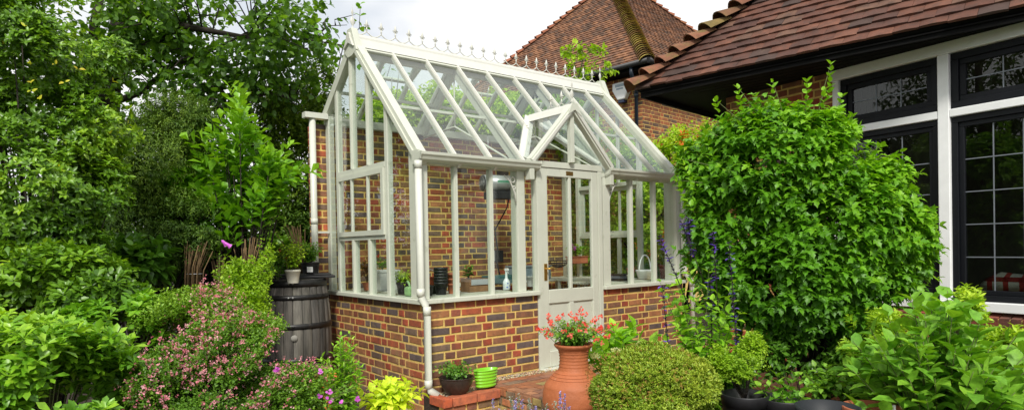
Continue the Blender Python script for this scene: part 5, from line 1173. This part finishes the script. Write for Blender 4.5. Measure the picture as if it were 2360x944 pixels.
MB().box(.05, .065, -.10, -.097, z5-LOW-.02, z5-LOW+.03).build('tag', M['white'], p5)
g_ = MB().box(-.012, .012, -.001, .001, 0, .035).build('plant_tag', M['white']); g_.location = P(1978, 893, 3.8); g_.rotation_euler = (0, .3, 0); tag(g_, 'small white plant label among the leaves right of the box plant', 'plant tag')
# peony like shrub at right, plus small leaved companions
py_ = P(2165, 950, 3.35); py_.z = LOW
rt, tips = herb(py_, 120, 1.24, .47, .11, 'peony', 'large leafy shrub with broad green leaves below the house window', 'shrub', T_OV, 8, name='leafy_shrub', t0=.35, ang=1.0, taper=.12, droop=.1, hv=.3, wf=1.4, stem_r=.006)
shrub('spirea', 'yellow green small leaved shrub behind the broad leaved one under the window', 'shrub', [(2030, 755, 60, 30, 4.0, .2), (2245, 700, 45, 28, 3.95, .15), (1985, 800, 28, 28, 3.9, .12), (2310, 810, 50, 50, 3.8, .2)], 'lime', 600, 'sprig', shell=.6, seed=131, s=.10, k=5, ang=.8, ln=.045, tm=T_LONG, wf=1.2, up=1., nb=30, br=.006, mat='stem', fr=6.)
shrub('low_shrub', 'mid green low planting under the window at the right edge', 'shrub', [(2330, 880, 110, 90, 3.6, .3), (2250, 930, 100, 80, 3.5, .3), (2050, 900, 100, 60, 3.9, .3)], 'mid', 420, 'sprig', shell=.5, seed=132, s=.15, k=4, ang=.9, ln=.08, tm=T_LONG, wf=1.2, up=.8, nb=20, br=.006)
shrub('low_shrub', 'dark low foliage in the shade under the maple leaved shrub', 'shrub', [(1850, 800, 150, 60, 4.7, .3), (1650, 880, 80, 50, 4.5, .2), (2000, 800, 80, 60, 4.5, .25)], 'rhodo', 700, 'sprig', shell=.5, seed=133, s=.12, k=4, ang=.9, ln=.06, tm=T_OV, nb=20, br=.006)
# ---- inside the greenhouse
def bench(a0, a1, b0, b1, label):
    e = empty('bench', G(a0, b0, 0), YAW, label, 'bench', 'slatted staging inside the greenhouse'); W, D = a1-a0, b1-b0; z = .80
    mb = MB(); n = max(2, int(D/.07))
    if W > D:
        for k in range(n): mb.box(0, W, D*k/n+.004, D*(k+1)/n-.012, z-.02, z)
    else:
        n = max(2, int(W/.07))
        for k in range(n): mb.box(W*k/n+.004, W*(k+1)/n-.012, 0, D, z-.02, z)
    mb.build('slats', M['twig'] if False else PAINT, e)
    for x in (.03, W-.03):
        for y in (.03, D-.03): MB().box(x-.015, x+.015, y-.015, y+.015, .006, z-.0205).build('leg', PAINT, e)
bench(.23, 1.18, .23, .72, 'slatted staging along the front wall, left of the door'); bench(.23, .75, .74, 2.02, 'slatted staging under the left gable'); bench(.80, 3.45, 1.50, 2.02, 'slatted staging along the back brick wall'); bench(2.6, 3.46, .23, .9, 'slatted staging along the front wall, right of the door'); bench(2.95, 3.46, .92, 1.48, 'slatted staging under the right gable')
ZB = .802
def gi(px, b, z=ZB): a = a_at(px, b, 640); return G(a, b, z)
def giL(px, a, z=ZB): b = b_at(px, a, 640); return G(a, b, z)
T2 = M['terra']; BK_ = M['blackp']
def stack(px, b, r, h, n, mat, label, dz=.028):
    e = empty('pot_stack', gi(px, b), 0, label, 'pot stack', 'stacks of empty pots inside the greenhouse')
    for k in range(n): MB().lathe([(r*.7, k*dz), (r*.93, k*dz+h*.8), (r, k*dz+h*.8), (r*1.04, k*dz+h), (r*.95, k*dz+h), (r*.7, k*dz+.01)], 24).build('pot', mat, e)
stack(1016, .36, .068, .12, 6, BK_, 'stack of black plastic pots by the front left corner'); stack(1043, .38, .058, .10, 3, T2, 'stack of terracotta pots beside the black ones', .05)
stack(986, .33, .055, .10, 1, BK_, 'single squat black pot in front of the orange one')
e = pot('bucket', gi(992, .50, ZB+.085), .05, .085, mat_plain('orange_plastic', (.62, .14, .06), .4), 'small orange bucket with a white wire handle', 'bucket', soil=False); MB().tube([(.05*math.cos(t), 0, .085+.07*math.sin(t)) for t in [k*PI/10 for k in range(11)]], .003, 5).build('handle', M['white'], e)
e = empty('upturned_box', gi(992, .50), YAW, 'low dark box under the orange bucket', 'box'); bevel(MB().box(-.06, .06, -.05, .05, 0, .083).build('body', BK_, e), .004); MB().box(-.05, -.01, -.0515, -.0505, .02, .06).build('label', M['white'], e)
wood = mat_plain('crate_wood', (.24, .13, .06), .8, var=.3, scale=12, bump=.3)
e = empty('crate', gi(1096, .45), YAW, 'shallow wooden crate of seedlings with a grey metal label plate', 'crate'); mb = MB()
mb.box(-.13, .13, -.08, -.068, 0, .06).box(-.13, .13, -.08, -.068, .066, .13).box(-.13, .13, .068, .08, 0, .13).box(-.13, -.118, -.067, .067, 0, .13).box(.118, .13, -.067, .067, 0, .13).box(-.117, .117, -.066, .066, .0, .01); mb.build('boards', wood, e)
MB().box(-.11, .10, -.084, -.0805, .07, .125).build('label_plate', mat_plain('zinc', (.42, .45, .47), .5, .2), e); MB().box(-.117, .117, -.066, .066, .01, .09).build('soil', M['soil'], e)
herb(gi(1080, .48, ZB+.10), 5, .19, .07, .07, 'vib', 'dark green seedlings standing in the wooden crate', 'seedlings', T_WIDE, 4, name='seedlings', t0=.3, ang=1.1, tint0=-.4)
e = empty('spray_bottle', gi(1167, .34), YAW, 'white spray bottle with blue flowers printed on it', 'spray bottle')
MB().lathe([(0, 0), (.036, 0), (.038, .01), (.038, .08), (.030, .10), (.014, .125), (.012, .19), (.010, .2)], 20).build('bottle', mat_plain('pale_bottle', (.70, .78, .80), .25), e)
MB().box(-.012, .012, -.03, .014, .20, .225).tube([(0, -.02, .2), (0, -.035, .17)], .004, 5).build('trigger', M['white'], e)
mb = MB()
for x, z in ((-.018, .03), (.016, .045), (-.01, .07), (.02, .018)): 
    y = -math.sqrt(.0385**2-x*x)-.0005; mb.lathe([(.009, 0), (0, .001)], 6, (0, 0, 0)) if False else mb.add([(x+.008*math.cos(t), -math.sqrt(max(0, .0390**2-(x+.008*math.cos(t))**2))-.0006, z+.008*math.sin(t)) for t in [k*PI/3 for k in range(6)]], [tuple(range(6))])
mb.build('printed_flowers', mat_plain('blue_print', (.03, .10, .6), .4), e)
pot('beaker', gi(1222, .55), .042, .115, mat_plain('milky_plastic', (.6, .62, .58), .3), 'translucent white beaker beside the door', 'beaker', soil=False, taper=.85)
# socket box and cable on the back wall, fan heater
sq = G(a_at(1140, D_, 590), D_+.02, 0); zq = 1.12
e = empty('switch_box', Vector((sq.x, sq.y, zq)), YAW, 'grey and black switch box on the back wall below the heater', 'switch box')
bevel(MB().box(-.10, -.03, -.075, 0, -.06, .08).build('socket', mat_plain('grey_plastic', (.35, .36, .37), .4), e), .005); bevel(MB().box(-.029, .10, -.09, 0, -.075, .085).build('box', BK_, e), .006)
ht = G(a_at(1140, 1.55, 420), 1.55, 0); zh = 2.02
e = empty('fan_heater', Vector((ht.x, ht.y, zh)), YAW-.25, 'electric fan heater hanging inside the greenhouse with a round wire grille at its end', 'heater')
MB().tube([(-.16, 0, .03), (.30, 0, .03)], .105, 28).build('drum', M['steel'], e)
gr = MB()
for r in (.02, .035, .05, .065, .08, .095): gr.tube([(-.175, r*math.cos(t), .03+r*math.sin(t)) for t in [k*PI/14 for k in range(29)]], .0022, 4, cap=False)
for k in range(6): t = k*PI/6; gr.tube([(-.178, .097*math.cos(t), .03+.097*math.sin(t)), (-.178, -.097*math.cos(t), .03-.097*math.sin(t))], .002, 4)
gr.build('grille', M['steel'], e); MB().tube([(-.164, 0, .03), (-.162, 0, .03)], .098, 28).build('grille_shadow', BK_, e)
bevel(MB().box(-.12, .30, -.09, .09, -.17, -.072).build('control_box', BK_, e), .01); MB().box(-.0, .24, -.1045, -.085, .02, .06).build('green_band', mat_plain('green_band', (.05, .25, .14), .5), e)
for x in (-.1, .22): MB().tube([(x, 0, .13), (x+.02, 0, .5), (x+.02, 0, .62)], .005, 5).build('hanger', M['steel'], e)
h_ = Vector((ht.x, ht.y, zh)); ca = MB().tube([h_+G(.22, .0)-G(0, 0)+Vector((0, 0, -.17)), h_+G(.27, .1)-G(0, 0)+Vector((0, 0, -.26)), h_+G(.2, .28)-G(0, 0)+Vector((0, 0, -.55)), Vector((sq.x, sq.y, zq+.09))+G(.03, -.05)-G(0, 0), Vector((sq.x, sq.y, zq-.08))+G(.02, -.04)-G(0, 0), Vector((sq.x, sq.y, zq-.25))+G(.06, -.05)-G(0, 0), Vector((sq.x, sq.y, zq-.38))+G(.12, -.1)-G(0, 0)], .009, 6).build('cable', BK_); tag(ca, 'black cable running from the heater down past the switch box', 'cable')
# left gable things
boxm = mat_plain('polystyrene', (.62, .63, .60), .8, var=.05)
for px, a, w, h, lab in ((803, .36, .20, .24, 'pale polystyrene box behind the left gable glass'), (885, .42, .24, .22, 'grey white storage box in the left gable, carrying a red leaved plant')):
    e = empty('box', giL(px, a), YAW, lab, 'box'); bevel(MB().box(-w/2, w/2, -w*.6, w*.6, 0, h-.03).build('body', boxm, e), .006); bevel(MB().box(-w/2-.006, w/2+.006, -w*.6-.006, w*.6+.006, h-.0295, h).build('lid', boxm, e), .006)
herb(giL(803, .36, ZB+.24), 9, .18, .14, .07, 'vib', 'dark leafy plant on the polystyrene box', 'plant', T_OV, 5, name='houseplant', tint0=-.4)
q = giL(846, .25); pot('plant_pot', q, .05, .085, T2, 'terracotta pot holding the dried brown plant', 'pot', rim=.3)
rt, tips = herb(q+Vector((0, 0, .08)), 8, .30, .09, .10, 'dry', 'dried curled brown plant in the left gable window', 'dried plant', T_OV, 6, name='dried_plant', t0=.4, droop=.9, mat='twig')
rt, tips = herb(giL(882, .42, ZB+.22), 8, .14, .12, .06, 'mid', 'red tipped plant standing on the grey storage box', 'plant', T_OV, 4, name='houseplant'); pq = np.array([t for t, _ in tips]); lobj('red_tips', whorl(pq, np.array([d for _, d in tips]), 4, .8, .04, T_OV), LM['red'], rt)
q = giL(928, .20); pot('plant_pot', q, .065, .12, BK_, 'black pot of variegated spider plant near the corner post', 'pot'); herb(q+Vector((0, 0, .11)), 18, .13, .15, .07, 'lime', 'variegated yellow green spider plant in a black pot', 'plant', T_LONG, 4, name='spider_plant', droop=.5)
e = empty('watering_can', giL(938, .13), YAW, 'light green watering can handle showing at the corner post', 'watering can'); MB().tube([(0, .055*math.cos(t), .075+.06*math.sin(t)) for t in [k*PI/8+PI/2 for k in range(9)]], .011, 8).build('handle', mat_plain('pale_green', (.30, .50, .22), .4), e); bevel(MB().box(-.04, .04, -.09, .0, 0, .09).build('body', bpy.data.materials['pale_green'], e), .02)
# things behind the door panes
e = empty('storage_tank', G(2.45, 1.72, ZB), YAW, 'blue grey plastic tank on the back staging, seen through the door', 'tank'); bevel(MB().box(-.05, .50, -.15, .15, 0, .17).build('body', mat_plain('blue_grey_plastic', (.22, .28, .32), .4), e), .02); bevel(MB().box(-.06, .51, -.16, .16, .171, .19).build('rim', bpy.data.materials['blue_grey_plastic'], e), .006)
e = empty('storage_tray', G(1.95, 1.35, ZB), YAW, 'dark teal tray left of the blue grey tank', 'tray'); bevel(MB().box(-.25, .22, -.12, .12, 0, .10).build('body', mat_plain('teal', (.04, .12, .12), .4), e), .015)
q = gi(1330, 1.65, ZB+.19); e = empty('trough', q, YAW, 'long terracotta trough of geraniums on the blue grey tank', 'trough'); bevel(MB().box(-.14, .16, -.07, .07, 0, .09).build('body', T2, e), .01); bevel(MB().box(-.15, .17, -.08, .08, .0905, .105).build('rim', T2, e), .005)
rt, tips = herb(q+Vector((0, 0, .10)), 16, .20, .19, .055, 'basil', 'green geranium with two pink flower heads in the terracotta trough', 'geranium', T_RND, 6, name='geranium', tint0=-.2)
for x, y in ((1316, 562), (1324, 571)): 
    qq = A3(gi(x, 1.6, 0)); qq[2] = P(x, y, qq[1]).z; lobj('flower_head', whorl(qq+rnd(14)*.022, rnd(14), 4, 1.0, .022, T_PET, 1.4), LM['mag'], rt)
q = gi(1287, 1.55, ZB+.15); e = empty('wire_basket', q, YAW, 'dark wire hanging basket lying left of the geranium', 'basket'); mb = MB()
for k in range(5): r = .14*math.sin((k+1)/5*1.5); z = .10-.10*math.cos((k+1)/5*1.5); mb.tube([(r*math.cos(t), r*math.sin(t), z) for t in [j*PI/12 for j in range(25)]], .005, 4, cap=False)
for k in range(10): t = k*PI/5; mb.tube([(.14*math.sin(s)*math.cos(t), .14*math.sin(s)*math.sin(t), .10-.10*math.cos(s)) for s in (.05, .5, 1.0, 1.5)], .004, 4)
mb.build('wires', BK_, e)
# right section
q = gi(1487, .45); e = empty('basket', q, YAW, 'white painted wooden trug with an arched handle behind the right front glass', 'basket')
MB().lathe([(0, 0), (.085, 0), (.115, .10), (.12, .105), (.12, .12), (.105, .12), (.09, .015)], 24).build('body', M['white'], e); MB().tube([(.115*math.cos(t), 0, .10+.21*math.sin(t)) for t in [k*PI/12 for k in range(13)]], .009, 6).build('handle', M['white'], e)
gm = mat_glass('green_glass', (.55, .85, .62), 1.3)
e = empty('cloche', gi(1505, .62), YAW, 'pale green glass cloche behind the white trug', 'cloche'); MB().lathe([(.12, 0), (.125, .10), (.12, .17), (.09, .21), (.0, .22), (0, .215), (.085, .205), (.115, .168), (.12, .10), (.115, 0)], 28).build('glass_dome', gm, e)
q = gi(1454, .62); pot('plant_pot', q, .05, .14, T2, 'tall terracotta pot between the black cloth and the white trug', 'pot', rim=.3)
pot('plant_pot', gi(1452, .34), .042, .075, cream, 'small cream pot at the front of the right staging', 'pot', soil=False)
q = gi(1533, .40); pot('plant_pot', q, .085, .17, mat_plain('dark_red_glaze', (.20, .02, .02), .3, coat=.3), 'dark red glazed pot at the right end of the staging', 'pot', rim=.2)
e = empty('seed_tray', gi(1428, .50), YAW, 'stack of dark seed trays beside the door post', 'seed tray'); mb = MB()
bevel(MB().box(-.10, .12, -.10, .10, .0, .03).build('tray', BK_, e), .004); bevel(MB().box(-.09, .13, -.09, .11, .0305, .06).build('tray', mat_plain('grey_tray', (.12, .14, .18), .4), e), .004); bevel(MB().box(-.09, .10, -.10, .09, .0605, .085).build('tray', BK_, e), .004)
herb(gi(1415, .7, ZB), 5, .22, .08, .05, 'dark', 'dark wilted plant beside the seed trays', 'plant', T_OV, 6, name='houseplant', droop=.5)

# ---- tall trees left of the picture: they close the garden and show in the window reflections
for x, y, r, h, lab in ((-8.5, 3.0, 1.9, 6.5, 'tall dark tree beyond the left edge, mirrored in the house windows'), (-8.0, -1.0, 1.8, 6.0, 'tall dark tree furthest to the left rear, mirrored in the window panes')):
    rt = plant('tree', Vector((x, y, LOW)), lab, 'tree', 'trees beyond the left edge'); trunk_of(rt, [(x, y, LOW), (x+.1, y, 2), (x, y+.1, h-1)], [.2, .16, .06])
    B = [(np.array([x, y, h*.62]), np.array([r, r, h*.38])), (np.array([x+.5, y+.9, h*.4]), np.array([r*.8, r*.8, h*.3]))]
    p, a = crown(B, 2200, .4, 5, .25, 1.0, .3, 3.); lobj('foliage', sprig(p, a, .3, 3, .9, .16, T_OV, 1), LM['dark'], rt)
